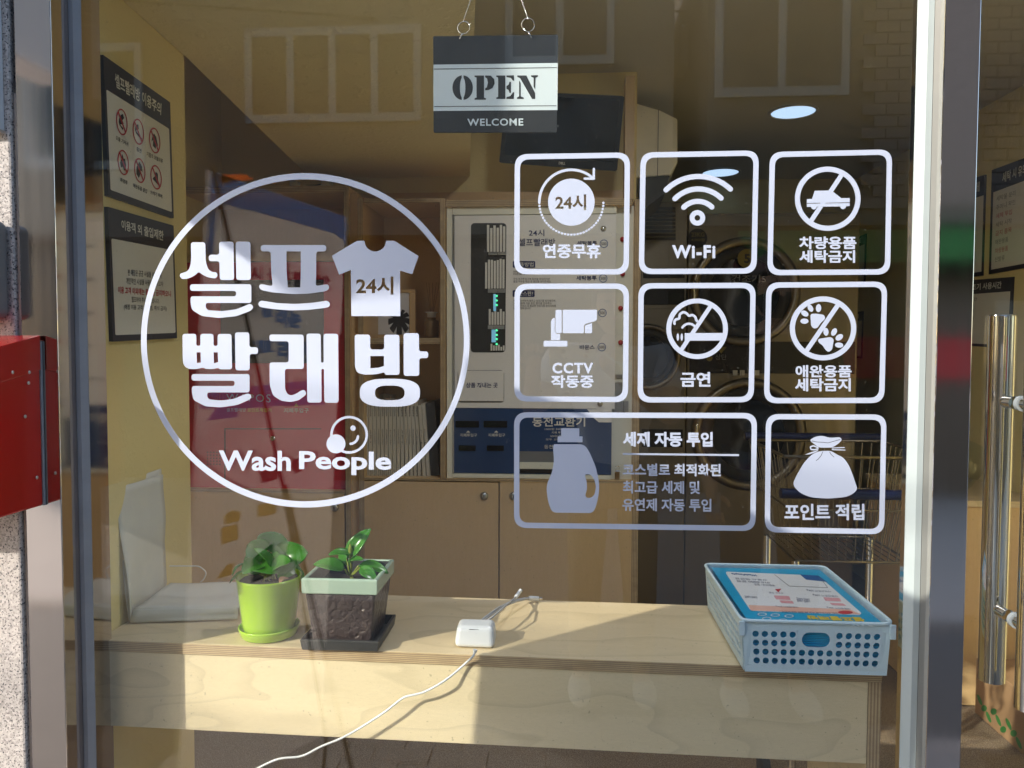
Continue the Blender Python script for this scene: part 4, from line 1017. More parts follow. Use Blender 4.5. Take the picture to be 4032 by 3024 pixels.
# rounded surround of the hand slot
cwid = (fw - 0.028) / 14; sx_a = bx0 + 0.014 + 5 * cwid; sx_b = bx0 + 0.014 + 9 * cwid; chh = (hh - 0.028) / 4; sz_a = bz0 + 0.012 + 2 * chh; sz_b = sz_a + 2 * chh
mslot = MB(); K = 40
cx_, cz_ = (sx_a + sx_b) / 2, (sz_a + sz_b) / 2; hw_, hh_ = (sx_b - sx_a) / 2, (sz_b - sz_a) / 2
oo, ii = [], []
for k_ in range(K):
    w_ = 2 * math.pi * k_ / K; co, si = math.cos(w_), math.sin(w_)
    ra = 1 / max(abs(co) / hw_, abs(si) / hh_)
    oo.append(Vector((cx_ + co * ra, by0, cz_ + si * ra)))
    h2, r2 = hw_ - 0.008, 0.0125
    # stadium
    ex = (h2 - r2)
    best = None
    for t in [q_ / 60 for q_ in range(1, 61)]:
        xx, zz = co * ra * t, si * ra * t
        dx = max(0, abs(xx) - ex)
        if math.hypot(dx, zz) >= r2: best = (xx, zz); break
    xx, zz = best or (co * h2, si * r2)
    ii.append(Vector((cx_ + xx, by0, cz_ + zz)))
mslot.add(oo + ii, [(k_, (k_ + 1) % K, (k_ + 1) % K + K, k_ + K) for k_ in range(K)])
o = mslot.obj('hand_slot', 'basket_plastic', bk); md = o.modifiers.new('s', 'SOLIDIFY'); md.thickness = 0.0022; md.offset = 0
sk = {}
holed(bk, 'side_wall', (bx0 + 0.006, by0 + 0.003, bz0), (0.0, 1, 0), (-0.065, 0, 1), by1 - by0 - 0.006, hh, 20, 4, sk, 0.0055, 0.02)
holed(bk, 'side_wall', (bx1 - 0.006, by0 + 0.003, bz0), (0.0, 1, 0), (0.065, 0, 1), by1 - by0 - 0.006, hh, 20, 4, sk, 0.0055, 0.02)
holed(bk, 'back_wall', (bx0, by1, bz0), (1, 0, 0), (0, 0, 1), fw, hh, 14, 4, sk, 0.0052, 0.05)
boxo('base', (bx0 + 0.008, by0 + 0.002, bz0), (bx1 - 0.008, by1 - 0.002, bz0 + 0.003), 'basket_plastic', bk)
# rolled rim
rl = rp([(bx0 - 0.002, by0 - 0.003), (bx1 + 0.002, by0 - 0.003), (bx1 + 0.002, by1 + 0.002), (bx0 - 0.002, by1 + 0.002)], 0.018, 8)
MB().tube([Vector((x, y, bz1 + (0.001 if y > 0.02 else -0.0015 * math.sin(math.pi * (x - bx0) / fw)))) for x, y in rl + rl[:1]], 0.0030, 8, False).obj('rim', 'basket_plastic', bk)
for xx in (bx0 - 0.001, bx1 + 0.001):
    boxo('corner_lug', (xx - 0.005, by0 - 0.006, bz1 - 0.026), (xx + 0.005, by0 - 0.002, bz1 - 0.001), 'basket_plastic', bk, 0.001)
fl = thing('leaflet_stack', 'stack of teal printed leaflets filling the plastic basket', 'leaflets', (0.43, 0.18, SHZ + 0.005))
FZ = bz1 - 0.0030
m = MB()
for i in range(26):
    jx, jy = random.uniform(-0.0015, 0.0015), random.uniform(-0.002, 0.002)
    za = bz0 + 0.004 + i * 0.00318
    m.box((bx0 + 0.015 + jx, by0 + 0.0065 + jy, za), (bx1 - 0.015 + jx, by1 - 0.012 + jy, za + 0.0024))
m.obj('lower_leaflets', 'print_cyan', fl)
tl = boxo('top_leaflet', (bx0 + 0.011, by0 + 0.009, FZ - 0.0006), (bx1 - 0.011, by1 - 0.009, FZ), 'print_cyan', fl)
cb = crop(2688, 2016, 1.64583)
def fz(k_): return plane_z(FZ + 0.0003 * k_)
f = Flat(fz(1)); f.poly(rp(cb((272, 385), (880, 412), (1160, 655), (1148, 668), (440, 640)), 14)); f.obj('white_panel', 'paper_white', tl)
f = Flat(fz(2)); f.poly(rp(cb((425, 602), (1085, 632), (1155, 662), (440, 638)), 5)); f.obj('headline_strip', 'print_salmon', tl)
f = Flat(fz(2)); f.poly(cb((760, 405), (880, 412), (935, 452), (800, 438))); f.obj('map_sea', 'print_blue', tl)
f = Flat(fz(2))
for a, b in (((595, 405), (690, 480)), ((690, 480), (940, 490)), ((940, 490), (880, 412))): f.poly(cb(*stroke([a, b], 3, False)))
f.obj('map_border', 'poster_grey', tl)
f = Flat(fz(2))
for q_ in (((590, 540), (690, 545), (700, 570), (605, 566)), ((625, 572), (712, 576), (722, 594), (640, 590)), ((910, 552), (1015, 557), (1030, 580), (925, 576)), ((950, 588), (1040, 592), (1062, 608), (970, 604))): f.poly(rp(cb(*q_), 4))
f.obj('price_tag', 'print_pink', tl)
f = Flat(fz(3)); f.poly(cb(*ell(1055, 650, 48, 11))); f.poly(cb((598, 500), (640, 497), (620, 520))); f.obj('red_mark', 'print_red', tl)
def flip(quad): return [quad[2], quad[3], quad[0], quad[1]]
f = Flat(fz(3))
for s_, q_ in (('대형세탁기 27Kg', ((600, 605), (745, 610), (752, 622), (606, 617))), ('대형세탁기 20Kg', ((930, 612), (1080, 620), (1090, 632), (940, 625))), ('대형건조기 23Kg', ((840, 530), (1000, 538), (1008, 552), (846, 545))),
             ('대형건조기 23Kg', ((800, 500), (955, 508), (962, 520), (806, 514))), ('매장안내 / 점포', ((460, 462), (595, 470), (600, 482), (466, 476))), ('5,000원 6,000원', ((400, 540), (480, 546), (486, 562), (406, 556))), ('5,000원 6,000원', ((735, 552), (820, 558), (828, 590), (744, 584))),
             ('모든 세탁코스에 찌든 때 세탁 섬유유연제', ((640, 640), (1000, 650), (1010, 660), (648, 650))), ('포인트 적립', ((560, 518), (650, 522), (654, 530), (564, 527))), ('010-0000 문의', ((350, 440), (560, 452), (566, 464), (356, 454))), ('강릉시 해변길', ((340, 425), (545, 436), (550, 446), (346, 436)))):
    f.text(s_, flip(cb(*q_)), 0.0)
f.obj('small_print', 'print_navy', tl)
f = Flat(fz(3)); f.text('WashPeople', flip(cb((312, 392), (480, 402), (484, 416), (318, 406))), 0.03); f.obj('lettering', 'print_blue', tl)
f = Flat(fz(3)); f.text('셀프빨래방', flip(cb((790, 668), (1165, 682), (1195, 712), (812, 695))), 0.04); f.obj('lettering', 'print_yellow', tl)
f = Flat(fz(3)); f.text('24시', flip(cb((1075, 712), (1205, 718), (1240, 745), (1108, 738))), 0.02)
for cx_, cy_ in ((515, 662), (600, 668), (690, 674), (545, 690), (650, 702), (765, 712)):
    f.ring(cb(*ell(cx_, cy_, 30, 10, n=20)), cb(*ell(cx_, cy_, 24, 7, n=20)))
f.text('워시피플 주안풍림점', flip(cb((850, 706), (1030, 713), (1046, 727), (866, 720))), 0.0); f.obj('lettering', 'paper_white', tl)
# ================================================================== FITTED PLYWOOD UNIT AT THE BACK
CY = 1.46
cb_ = thing('plywood_cabinet', 'built-in birch plywood cabinet wall with open cubbies and locked doors', 'cabinet', (-0.4, CY, 0))
def board(name, u0, v0, u1, v1, y=CY, depth=0.33, mat='birch_up', edge=None):
    o = fbox(name, u0, v0, u1, v1, y + (0.0012 if edge else 0), depth, mat, cb_)
    if edge: fbox('ply_edge', u0, v0, u1, v1, y, 0.0011, edge, o)
    return o
board('top_board', 560, 734, 1359.5, 760, edge='ply_edge_zb')
board('upright', 1360, 734, 1380, 2900, edge='ply_edge_x')
board('filler', 1380.5, 760, 1413.5, 2900, CY + 0.025, 0.30)
board('upright', 1414, 781, 1434, 2900, edge='ply_edge_x')
board('top_board', 1434.5, 781, 1732.5, 798, edge='ply_edge_zb')
board('upright', 1733, 781, 1754, 1886, edge='ply_edge_x')
board('shelf_board', 1434.5, 1331, 1732.5, 1353, CY + 0.006, 0.31, edge='ply_edge_zb')
board('top_board', 1754.5, 785, 2489.5, 811, edge='ply_edge_zb')
board('upright', 2490, 785, 2515, 2900, edge='ply_edge_x')
board('bottom_rail', 1434.5, 1887, 2489.5, 1896, edge='ply_edge_zb')
board('bottom_rail', 560, 1927, 1359.5, 1938, edge='ply_edge_zb')
board('back_board', 560, 760, 2489, 1900, CY + 0.325, 0.008)
board('side_board', 560, 760, 580, 2900)
for u0, v0, u1, v1, lu, lv in ((581, 1939, 1358.5, 2900, 1318, 1998), (1435.5, 1897, 1962, 2900, 1906, 1953), (1967, 1897, 2488, 2900, 2022, 1953)):
    d = board('door', u0, v0, u1, v1, CY + 0.002, 0.018)
    p = P(lu, lv, CY)
    lk = MB().lathe([(0.0001, -0.008), (0.010, -0.008), (0.0145, -0.003), (0.015, 0.002)], (p.x, CY, p.z), 24, 'Y').obj('lock', 'steel_soft', d)
    boxo('keyhole', (p.x - 0.0012, CY - 0.0092, p.z - 0.005), (p.x + 0.0012, CY - 0.0082, p.z + 0.005), 'black', lk)

# magazines
for i in range(16):
    esq = i >= 8
    nm = thing('magazine', 'pale magazine with black spine lettering standing in the plywood cubby' if esq else 'pale magazine with thin grey spine lettering standing in the plywood cubby', 'magazine', (0, CY + 0.05, 0.9), 'magazines in the cubby')
    w = 15.0; u0 = 1437 + i * 15.6 if i < 14 else 1437 + i * 15.6 + 1
    lean = 0 if i < 8 else (i - 8) * 1.9
    top = 1583 + random.uniform(-4, 8) + (6 if i > 13 else 0); y = CY + 0.045 + random.uniform(-0.004, 0.004)
    a, b, c_, d = P(u0 - lean * 0.9, top, y), P(u0 + w - 1.6 - lean * 0.9, top + 0.5, y), P(u0 + w - 1.6 + lean * 0.7, 1885, y), P(u0 + lean * 0.7, 1885, y)
    for q_ in (a, b, c_, d): q_.y = y
    z_ = P(1580, 1886, CY + 0.04).z + 0.0015
    c_.z = d.z = z_
    MB().prism([a, b, c_, d], (0, 0.19, 0)).obj('pages', 'magazine_spine', nm)
    mp = plane_y(y - 0.0006); f = Flat(mp)
    cu0, cu1 = u0 + 3 - lean * 0.5, u0 + w - 4 - lean * 0.5
    def vert(s_, v0, v1, x0, x1, bd): f.text(s_, [(x1, v0), (x1, v1), (x0, v1), (x0, v0)], bd)
    if esq: vert('Esquire', 1600 if i < 14 else 1740, 1640 if i < 14 else 1780, cu0, cu1, 0.03)
    else: vert('BAZAAR', 1598, 1640, cu0 + 1, cu1 - 1, 0.0)
    vert(['SHOES SPECIAL', 'ART', 'WATCH & JEWELRY', 'SOPHISTICATED', 'MODERN TIMES', 'NOVEMBER 2016', 'JUNE', 'BEAUTY'][i % 8], 1690, 1750, cu0 + 2, cu1 - 2, 0.0)
    vert('2017 H', 1850, 1872, cu0 + 1, cu1 - 1, 0.0)
    f.obj('lettering', 'print_black', nm)
mg = thing('binder', 'black binder leaning at the end of the magazine row', 'binder', (0, CY + 0.06, 0.9))
a, b, c_, d = [P(u, v, CY + 0.06) for u, v in ((1672, 1590), (1712, 1578), (1731, 1884), (1692, 1884))]
c_.z = d.z = P(1580, 1886, CY + 0.04).z + 0.002
MB().prism([a, b, c_, d], (0, 0.2, 0)).obj('cover', 'magazine_cover', mg, 0.002)
pgs = thing('book_pile', 'short pile of small books behind the magazine row', 'books', (-0.1, CY + 0.2, 1.2))
for i in range(4):
    fbox('book', 1492 + i * 14, 1552 + i, 1504 + i * 14, 1600, CY + 0.25, 0.05, 'magazine_spine', pgs)
# reed diffuser and framed leaf picture
df = thing('reed_diffuser', 'amber glass reed diffuser with white cap on the cubby shelf', 'diffuser', (-0.1, CY + 0.1, 1.4))
base = P(1700, 1330, CY + 0.10); zb_ = base.z + 0.002
MB().lathe([(0.0001, 0), (0.024, 0), (0.026, 0.004), (0.027, 0.058), (0.024, 0.063), (0.0155, 0.065), (0.0155, 0.072)], (base.x, CY + 0.10, zb_), 28).obj('bottle', 'reed_glass', df)
MB().lathe([(0.0001, 0.0745), (0.016, 0.0745), (0.0165, 0.090), (0.023, 0.092), (0.023, 0.094), (0.0001, 0.094)], (base.x, CY + 0.10, zb_), 28).obj('cap', 'white_plastic', df)
for dx in (-0.022, -0.012, 0.002, 0.016, 0.028):
    MB().tube([(base.x + dx * 0.2, CY + 0.10, zb_ + 0.09), (base.x + dx, CY + 0.11, zb_ + 0.205)], 0.0011, 5).obj('reed', 'cardboard', df)
pf = thing('picture_frame', 'brown picture frame with dark tropical leaf print in cubby', 'picture', (-0.25, CY + 0.2, 1.4))
fy = CY + 0.22
for r_ in ((1470, 1140, 1636, 1152), (1470, 1153, 1482, 1330), (1612, 1153, 1636, 1330), (1483, 1318, 1611, 1330)): fbox('frame_bar', *r_, fy, 0.015, 'birch_up', pf)
fbox('print', 1483, 1153, 1611, 1317, fy + 0.006, 0.004, 'paper_white', pf)
f = Flat(plane_y(fy + 0.005)); lp = []
for i in range(60):
    w = 2 * math.pi * i / 60; rr = (46 if i % 6 else 26) * (1 + 0.35 * math.sin(w))
    lp.append((1572 + rr * math.cos(w) * 0.9, 1250 + rr * math.sin(w) * 1.1))
f.poly(lp); f.poly(stroke([(1572, 1290), (1560, 1330)], 4)); f.obj('leaf_drawing', 'print_black', pf)
# adapter on top of the left cubby
ad = thing('power_adapter', 'small white power adapter with black lead on the cabinet top', 'adapter', (-0.6, CY + 0.1, 2.0))
fbox('case', 1264, 708, 1302, 733, CY + 0.08, 0.03, 'white_plastic', ad, 0.002)
MB().tube([P(1263, 726, CY + 0.09), P(1240, 730, CY + 0.09), P(1210, 731, CY + 0.085), P(1185, 738, CY + 0.07)], 0.0025, 6).obj('lead', 'black', ad)
fbox('case', 1140, 712, 1172, 733, CY + 0.1, 0.03, 'white_plastic', ad, 0.002)

# ------------------------------------------------------------------ red points kiosk
ks = thing('points_kiosk', 'dark red points kiosk with grey screen in the left cubby', 'kiosk', (-0.8, CY + 0.05, 1.0))
KY = CY + 0.03
fbox('body', 600, 1032, 1357, 1924, KY, 0.25, 'kiosk_red', ks, 0.003)
fbox('hood', 600, 1008, 1357, 1029, KY - 0.005, 0.25, 'birch_up', ks)
fbox('screen', 868, 1102, 1275, 1430, KY - 0.003, 0.0028, 'screen_grey', ks, 0.001)
km = plane_y(KY - 0.0006); c = crop(700, 1250, 3.6867)
f = Flat(km); f.text('WAPOS', c((705, 1112), (1348, 1115), (1348, 1236), (705, 1196)), 0.0, 1.25); f.text('셀프빨래방', c((705, 1315), (990, 1315), (990, 1368), (705, 1368)), 0.0); f.text('지폐투입구', c((1540, 1315), (1900, 1315), (1900, 1385), (1540, 1385)), 0.02); f.obj('lettering', 'poster_white', ks)
f = Flat(km); f.text('포인트적립기', c((1010, 1318), (1356, 1318), (1356, 1374), (1010, 1374)), 0.01); f.poly(c((1690, 1292), (1720, 1245), (1750, 1292))); f.obj('lettering', 'print_yellow', ks)
c = crop(800, 1600, 2.4578)
f = Flat(km); f.poly(c((205, 213), (1140, 213), (1140, 222), (216, 222), (216, 760), (205, 760))); f.obj('panel_gap', 'black', ks)
p = P(*c((675, 310))[0], KY); MB().lathe([(0.0001, -0.004), (0.008, -0.004), (0.010, 0.001)], (p.x, KY, p.z), 20, 'Y').obj('lock', 'chrome', ks)
for i in range(5):
    for j in range(5):
        f = Flat(km); f.poly(c(*ell(42 + i * 30, 445 + j * 29, 7, 7, n=8))); f.obj('speaker_hole', 'black', ks)
fbox('keypad', 1235, 1775, 1330, 1850, KY - 0.004, 0.0038, 'kiosk_red', ks, 0.001)

# ------------------------------------------------------------------ coin changer and bag dispenser
vm = thing('vending_machine', 'pale grey bag dispenser and coin changer with navy lower panel', 'vending machine', (0, CY + 0.1, 0.95))
VY = CY + 0.012
m1 = crop(1740, 780, 2.765); m2 = crop(1740, 1330, 2.765)
def mrect(name, k_, cc, a, b, mat, par, y, depth, bev=0.0):
    (u0, v0), (u1, v1) = cc(a, b); return fbox(name, u0, v0, u1, v1, y, depth, mat, par, bev)
fbox('cabinet', 1759, 814, 2496, 1885, VY + 0.03, 0.28, 'machine_cream', vm)
fbox('frame_side', 1759, 814, 1781, 1885, VY, 0.0298, 'machine_cream', vm, 0.001)
fbox('frame_top', 1781.5, 814, 2428, 843, VY, 0.0298, 'machine_cream', vm, 0.001)
fbox('frame_bottom', 1781.5, 1868, 2404, 1885, VY, 0.0298, 'machine_cream', vm, 0.001)
fbox('hinge', 1782.5, 846, 1787, 1864, VY - 0.002, 0.02, 'steel_soft', vm)
fbox('door', 1789, 846, 2424, 1608, VY + 0.001, 0.025, 'machine_grey', vm, 0.001)
fbox('lower_panel', 1787, 1609.5, 2408, 1866, VY + 0.001, 0.025, 'machine_navy', vm, 0.001)
vmap = lambda k_: plane_y(VY + 0.0004 - 0.0004 * k_)
f = Flat(vmap(1)); f.poly(m2((1580, 778), (1608, 812), (1660, 880), (1708, 920), (1848, 922), (1850, 772))); f.obj('corner_cut', 'machine_grey', vm)
# product window
f = Flat(vmap(1)); f.poly(rp(m1((316, 272), (702, 272), (690, 1680), (314, 1680)), 16)); wd_ = f.obj('window_recess', 'dark_vent', vm)
for (a, b) in (((505, 590), (700, 620)), ((500, 990), (690, 1030)), ((500, 1385), (690, 1425))): mrect('tray', 0, m1, a, b, 'steel_soft', vm, VY - 0.006, 0.004)
for row, (v0, v1, u0, u1, nn_) in enumerate(((285, 585, 490, 700, 6), (660, 985, 470, 690, 7), (1200, 1380, 510, 690, 6), (1580, 1660, 530, 690, 6))):
    for i in range(nn_):
        a = u0 + (u1 - u0) * i / nn_; b = a + (u1 - u0) / nn_ * 0.72
        mrect('paper_packet', 0, m1, (a, v0 + random.uniform(0, 45)), (b, v1), 'poster_white', vm, VY - 0.005 + 0.0003 * i, 0.002)
for v in (1065, 1115, 1165, 1440, 1490, 1535, 1590): 
    p = P(*m1((596, v))[0], VY - 0.004); MB().sphere(p, 0.0042, 8, 5).obj('status_light', 'led_green', vm)
f = Flat(vmap(2)); f.rect(*m1((560, 1045))[0], *m1((590, 1230))[0]); f.rect(*m1((540, 1430))[0], *m1((588, 1570))[0]); f.obj('light_strip', 'led_blue', vm)
# prints
f = Flat(vmap(2)); f.text('24시', m1((946, 342), (1115, 342), (1115, 414), (946, 414)), 0.01); f.text('셀프빨래방', m1((835, 440), (1235, 440), (1235, 522), (835, 522)), 0.01)
for s_, a, b in (('세탁봉투', (1470, 465), (1690, 512)), ('세탁봉투', (1462, 845), (1685, 895)), ('바운스', (1470, 1228), (1640, 1275)), ('바운스', (1500, 1598), (1662, 1648))): f.text(s_, m1(a, b), 0.02)
f.text('상품 꺼내는 곳', m2((262, 488), (608, 545)), 0.02); f.obj('lettering', 'print_navy', vm)
for v in ((1764, 497), (1756, 874), (1748, 1250), (1741, 1622)):
    f = Flat(vmap(2)); f.ring(m1(*ell(*v, 45, 45)), m1(*ell(*v, 38, 38))); pr_ = f.obj('price_ring', 'print_blue', vm)
    f = Flat(vmap(2)); f.text('500', m1((v[0] - 30, v[1] - 16), (v[0] + 30, v[1] + 16)), 0.02); f.obj('price', 'poster_grey', pr_)
for (a, b, t) in (((772, 685), (1015, 758), '이용방법'), ((770, 1002), (1010, 1076), '바운스란?')):
    f = Flat(vmap(2)); f.poly(rp(m1(a, (b[0], a[1]), b, (a[0], b[1])), 5)); pr_ = f.obj('heading_tab', 'print_navy', vm)
    f = Flat(vmap(3)); f.text(t, m1((a[0] + 22, a[1] + 12), (b[0] - 18, b[1] - 12)), 0.01); f.obj('heading', 'poster_white', pr_)
f = Flat(vmap(2))
for t, a, b in (('500원 동전을 투입 후', (778, 788), (1130, 812)), ('버튼을 누르세요', (778, 815), (1010, 838)), ('주의 동전투입구에 동전을 투입하기전', (778, 868), (1175, 892)), ('품절 여부를 확인 후 동전을 넣어주세요', (778, 896), (1185, 920)),
                ('섬유를 유연하게 해주고 정전기를 방지해주며,', (778, 1105), (1240, 1132)), ('옷과 이불에 기분 좋은 향기를 입혀주는', (778, 1133), (1195, 1158)), ('것으로 건조시 꼭 필요한 건조기용 종이시트형', (778, 1160), (1240, 1186)), ('섬유 유연제 입니다.', (778, 1188), (968, 1212))):
    f.text(t, m1(a, b), 0.0)
f.text('동전투입구', m2((1365, 455), (1610, 498)), 0.0); f.obj('small_print', 'print_black', vm)
f = Flat(vmap(2)); f.text('동전교환기', m2((985, 862), (1560, 968)), 0.02); f.text('지폐투입구', m2((198, 1042), (382, 1078)), 0.01); f.text('지폐투입구', m2((504, 1042), (688, 1078)), 0.01)
for t, a, b in (('1000원 5000원 만원', (1120, 982), (1430, 1006)), ('지폐 투입시', (1195, 1020), (1350, 1044)), ('500원 동전으로', (1180, 1058), (1390, 1082)), ('모두 교환됩니다', (1130, 1095), (1400, 1118)), ('동전 나오는 곳', (1115, 1165), (1440, 1208))): f.text(t, m2(a, b), 0.0)
f.poly(m2((262, 1032), (286, 1010), (310, 1032))); f.poly(m2((567, 1032), (592, 1010), (615, 1032))); f.obj('lettering', 'poster_white', vm)
for a, b in (((148, 905), (404, 976)), ((455, 905), (711, 976)), ((182, 1172), (368, 1230)), ((488, 1172), (674, 1230))): mrect('note_slot', 0, m2, a, b, 'black_gloss', vm, VY - 0.004, 0.0045, 0.0008)
mrect('tray_upper', 0, m2, (845, 1238), (1300, 1358), 'poster_grey', vm, VY - 0.001, 0.0015)
mrect('tray_lip', 0, m2, (845, 1359), (1300, 1430), 'machine_cream', vm, VY - 0.012, 0.012, 0.001)
mrect('tray_black_strip', 0, m2, (845, 1432), (1300, 1476), 'black', vm, VY - 0.0005, 0.0008)  # flat black strip below the tray lip
f = Flat(vmap(1)); f.poly(rp(m2((172, 352), (678, 352), (678, 706), (172, 706)), 16)); fl_ = f.obj('flap_recess', 'poster_grey', vm)
(u0, v0), (u1, v1) = m2((176, 358), (672, 690)); fbox('flap', u0, v0, u1, v1, VY - 0.004, 0.0035, 'machine_grey', vm, 0.0012)
f = Flat(plane_y(VY - 0.0046)); f.text('상품 꺼내는 곳', m2((262, 488), (608, 545)), 0.02); f.obj('lettering', 'print_navy', vm)
for cc_, a in ((m1, (1758, 333)), (m2, (1722, 718))):
    p = P(*cc_(a)[0], VY); MB().lathe([(0.0001, -0.006), (0.007, -0.006), (0.010, -0.001), (0.0108, 0.003)], (p.x, VY, p.z), 20, 'Y').obj('lock', 'steel_soft', vm)
for a in ((1965, 450), (1968, 828), (1945, 1200), (1945, 1572)):
    p = P(*m1(a)[0], VY + 0.03); MB().lathe([(0.0001, -0.010), (0.0068, -0.010), (0.0068, -0.004), (0.0088, -0.003), (0.0088, 0.002)], (p.x, VY + 0.03, p.z), 18, 'Y').obj('push_button', 'button_red', vm)
for a, b in (((1890, 400), (1965, 436)), ((1868, 485), (1962, 635)), ((1868, 690), (2030, 805))): mrect('hasp_plate', 0, m2, a, b, 'steel_soft', vm, VY + 0.024, 0.0055)
pl_ = thing('padlock', 'small steel combination padlock on the vending machine side', 'padlock', (0.2, VY, 0.96))
mrect('body', 0, m2, (1882, 1450), (1936, 1538), 'chrome', pl_, VY + 0.004, 0.012, 0.001)
(a,), (b,), (c_,), (d,) = m2((1890, 1450)), m2((1893, 1400)), m2((1928, 1400)), m2((1930, 1425))
MB().tube([P(*a, VY + 0.01), P(*b, VY + 0.01), P(*c_, VY + 0.01), P(*d, VY + 0.02)], 0.0018, 8).obj('shackle', 'chrome', pl_)
# lead over the top
MB().tube([P(u, v, CY + 0.02) for u, v in ((2340, 806), (2365, 812), (2390, 800), (2420, 786), (2450, 787), (2480, 796))], 0.0018, 6).obj('lead', 'white_plastic', vm)

# ------------------------------------------------------------------ monitor, wooden post, air conditioner
mn = thing('monitor', 'black flat monitor tilted on the wall above the vending machine', 'monitor', (0, 2.0, 1.9))
c = crop(1344, 0, 1.64583)
ub = c((1070, 590), (1835, 622), (1787, 1110), (1022, 1055)); ys = (1.93, 1.93, 2.02, 2.02)
o4 = [P(u, v, y) for (u, v), y in zip(ub, (1.52, 1.52, 1.60, 1.60))]
nrm = (o4[1] - o4[0]).cross(o4[3] - o4[0]).normalized()
if nrm.y > 0: nrm = -nrm
MB().prism([bil(o4, *p) for p in rp([(0, 0), (1, 0), (1, 1), (0, 1)], 0.03, 4)], -nrm * 0.045).obj('housing', 'monitor_black', mn, 0.002)
MB().prism([bil(o4, *p) + nrm * 0.0008 for p in ((0.035, 0.05), (0.965, 0.05), (0.965, 0.88), (0.035, 0.88))], -nrm * 0.0006).obj('screen', 'screen_off', mn)
f = Flat(lambda a, b: bil(o4, a, b) + nrm * 0.001); f.text('DELL', [(0.505, 0.925), (0.56, 0.925), (0.56, 0.96), (0.505, 0.96)], 0.02); f.obj('lettering', 'poster_white', mn)
mc = sum(o4, Vector()) / 4
MB().tube([mc - nrm * 0.046, Vector((mc.x, 1.797, mc.z))], 0.03, 12).obj('wall_arm', 'black', mn)
po = tag(fbox('wooden_post', 2461, 298, 2497, 784, 1.72, 0.075, 'birch_up'), 'bare wooden post beside the monitor on the back wall', 'post')
ac = thing('air_conditioner', 'cream wall air conditioner with dark outlet beyond the wooden post', 'air conditioner', (0.5, 2.45, 1.9))
AY = 2.0
(a0, a1, a2, a3, a4, a5) = [P(u, v, AY) for u, v in ((2498, 405), (2590, 430), (2668, 470), (2668, 640), (2640, 690), (2498, 700))]
MB().prism([a0, a1, a2, a3, a4, a5], (0.02, 0.5, 0)).obj('housing', 'ac_white', ac, 0.006)
MB().prism([P(u, v, AY - 0.004) for u, v in ((2540, 700), (2638, 692), (2618, 760), (2548, 815))], (0.02, 0.4, 0)).obj('outlet', 'dark_vent', ac)
MB().prism([P(u, v, AY - 0.002) for u, v in ((2592, 432), (2594, 432), (2590, 692), (2588, 692))], (0, 0.003, 0)).obj('panel_seam', 'dark_vent', ac)
# ceiling downlights: two in view; third added unseen to brighten the vending machine
LZ = 2.494
l1, l2 = Pz(3123, 443, LZ), Pz(2837, 681, LZ)
for p, r_, e_, lab in ((l1, 0.097, 2.0, 'round lit recessed downlight in the ceiling above the laundry aisle'), (l2, 0.107, 2.0, 'round lit recessed downlight in the ceiling above the dryers'),
                       (Vector((0.20, 0.35, LZ)), 0.097, 3.0, 'round recessed fill light added out of view to brighten the vending machine')):
    dl = thing('downlight', lab, 'ceiling light', p, 'recessed ceiling downlights')
    MB().lathe([(r_ + 0.012, 0.004), (r_ + 0.010, -0.003), (r_, -0.001), (r_, 0.004)], p, 40).obj('trim_ring', 'back_ceiling', dl)
    MB().lathe([(0.0001, 0.001), (r_ - 0.001, 0.001)], p, 40).obj('diffuser', 'lamp_glow', dl)
    if e_ > 2.5:
        la = bpy.data.lights.new('added_fill_lamp', 'AREA'); la.shape = 'DISK'; la.size = r_ * 1.7; la.energy = e_; la.color = (0.95, 0.95, 1.0)
        lo = bpy.data.objects.new('added_fill_lamp', la); COL.objects.link(lo); lo.location = p + Vector((0, 0, -0.004))

# ------------------------------------------------------------------ washers and dryers
def machine_stack(name, label, x0, x1, y, parts_):
    t = thing(name, label, 'dryer' if 'dryer' in name else 'washing machine', ((x0 + x1) / 2, y, 0))
    boxo('cabinet', (x0, y, 0.05), (x1, y + 0.70, parts_['top']), 'dark_steel', t, 0.004)
    for (za, zb2, mat) in parts_['bands']: boxo('control_panel', (x0 + 0.012, y - 0.006, za), (x1 - 0.012, y - 0.0005, zb2), mat, t, 0.002)
    for (cx, cz, r_) in parts_['doors']:
        d = MB().lathe([(r_ * 1.04, 0.0), (r_ * 1.03, -0.022), (r_ * 0.97, -0.034), (r_ * 0.90, -0.030), (r_ * 0.86, -0.016)], (cx, y, cz), 64, 'Y').obj('door', 'dark_steel', t)
        MB().lathe([(r_ * 0.855, -0.015), (r_ * 0.80, -0.024), (r_ * 0.70, -0.020), (r_ * 0.66, -0.010)], (cx, y, cz), 64, 'Y').obj('door_gasket', 'rubber', d)
        MB().lathe([(r_ * 0.655, -0.010), (r_ * 0.45, -0.004), (0.0001, -0.002)], (cx, y, cz), 48, 'Y').obj('door_glass', 'screen_off', d)
        MB().tube([(cx - r_ * 0.95, y - 0.035, cz + 0.05), (cx - r_ * 0.98, y - 0.055, cz), (cx - r_ * 0.95, y - 0.035, cz - 0.05)], 0.008, 8).obj('door_handle', 'chrome', d)
    return t
MY = 2.46
pA, pB = P(2519, 1400, MY), P(2700, 1400, MY)
z = lambda v, u=2600: P(u, v, MY).z
wm = machine_stack('washer_stack', 'stacked steel washers with louvred top beside the plywood cabinet', pA.x, pB.x + 0.002, MY, dict(top=z(795), bands=[(z(1095), z(1062), 'dryer_dark'), (z(1200), z(1132), 'dryer_dark'), (z(1300), z(1215), 'dark_steel'), (z(1760), z(1690), 'dryer_dark')], doors=[(P(2530, 1406, MY).x + 0.02, z(1406), 0.155)]))
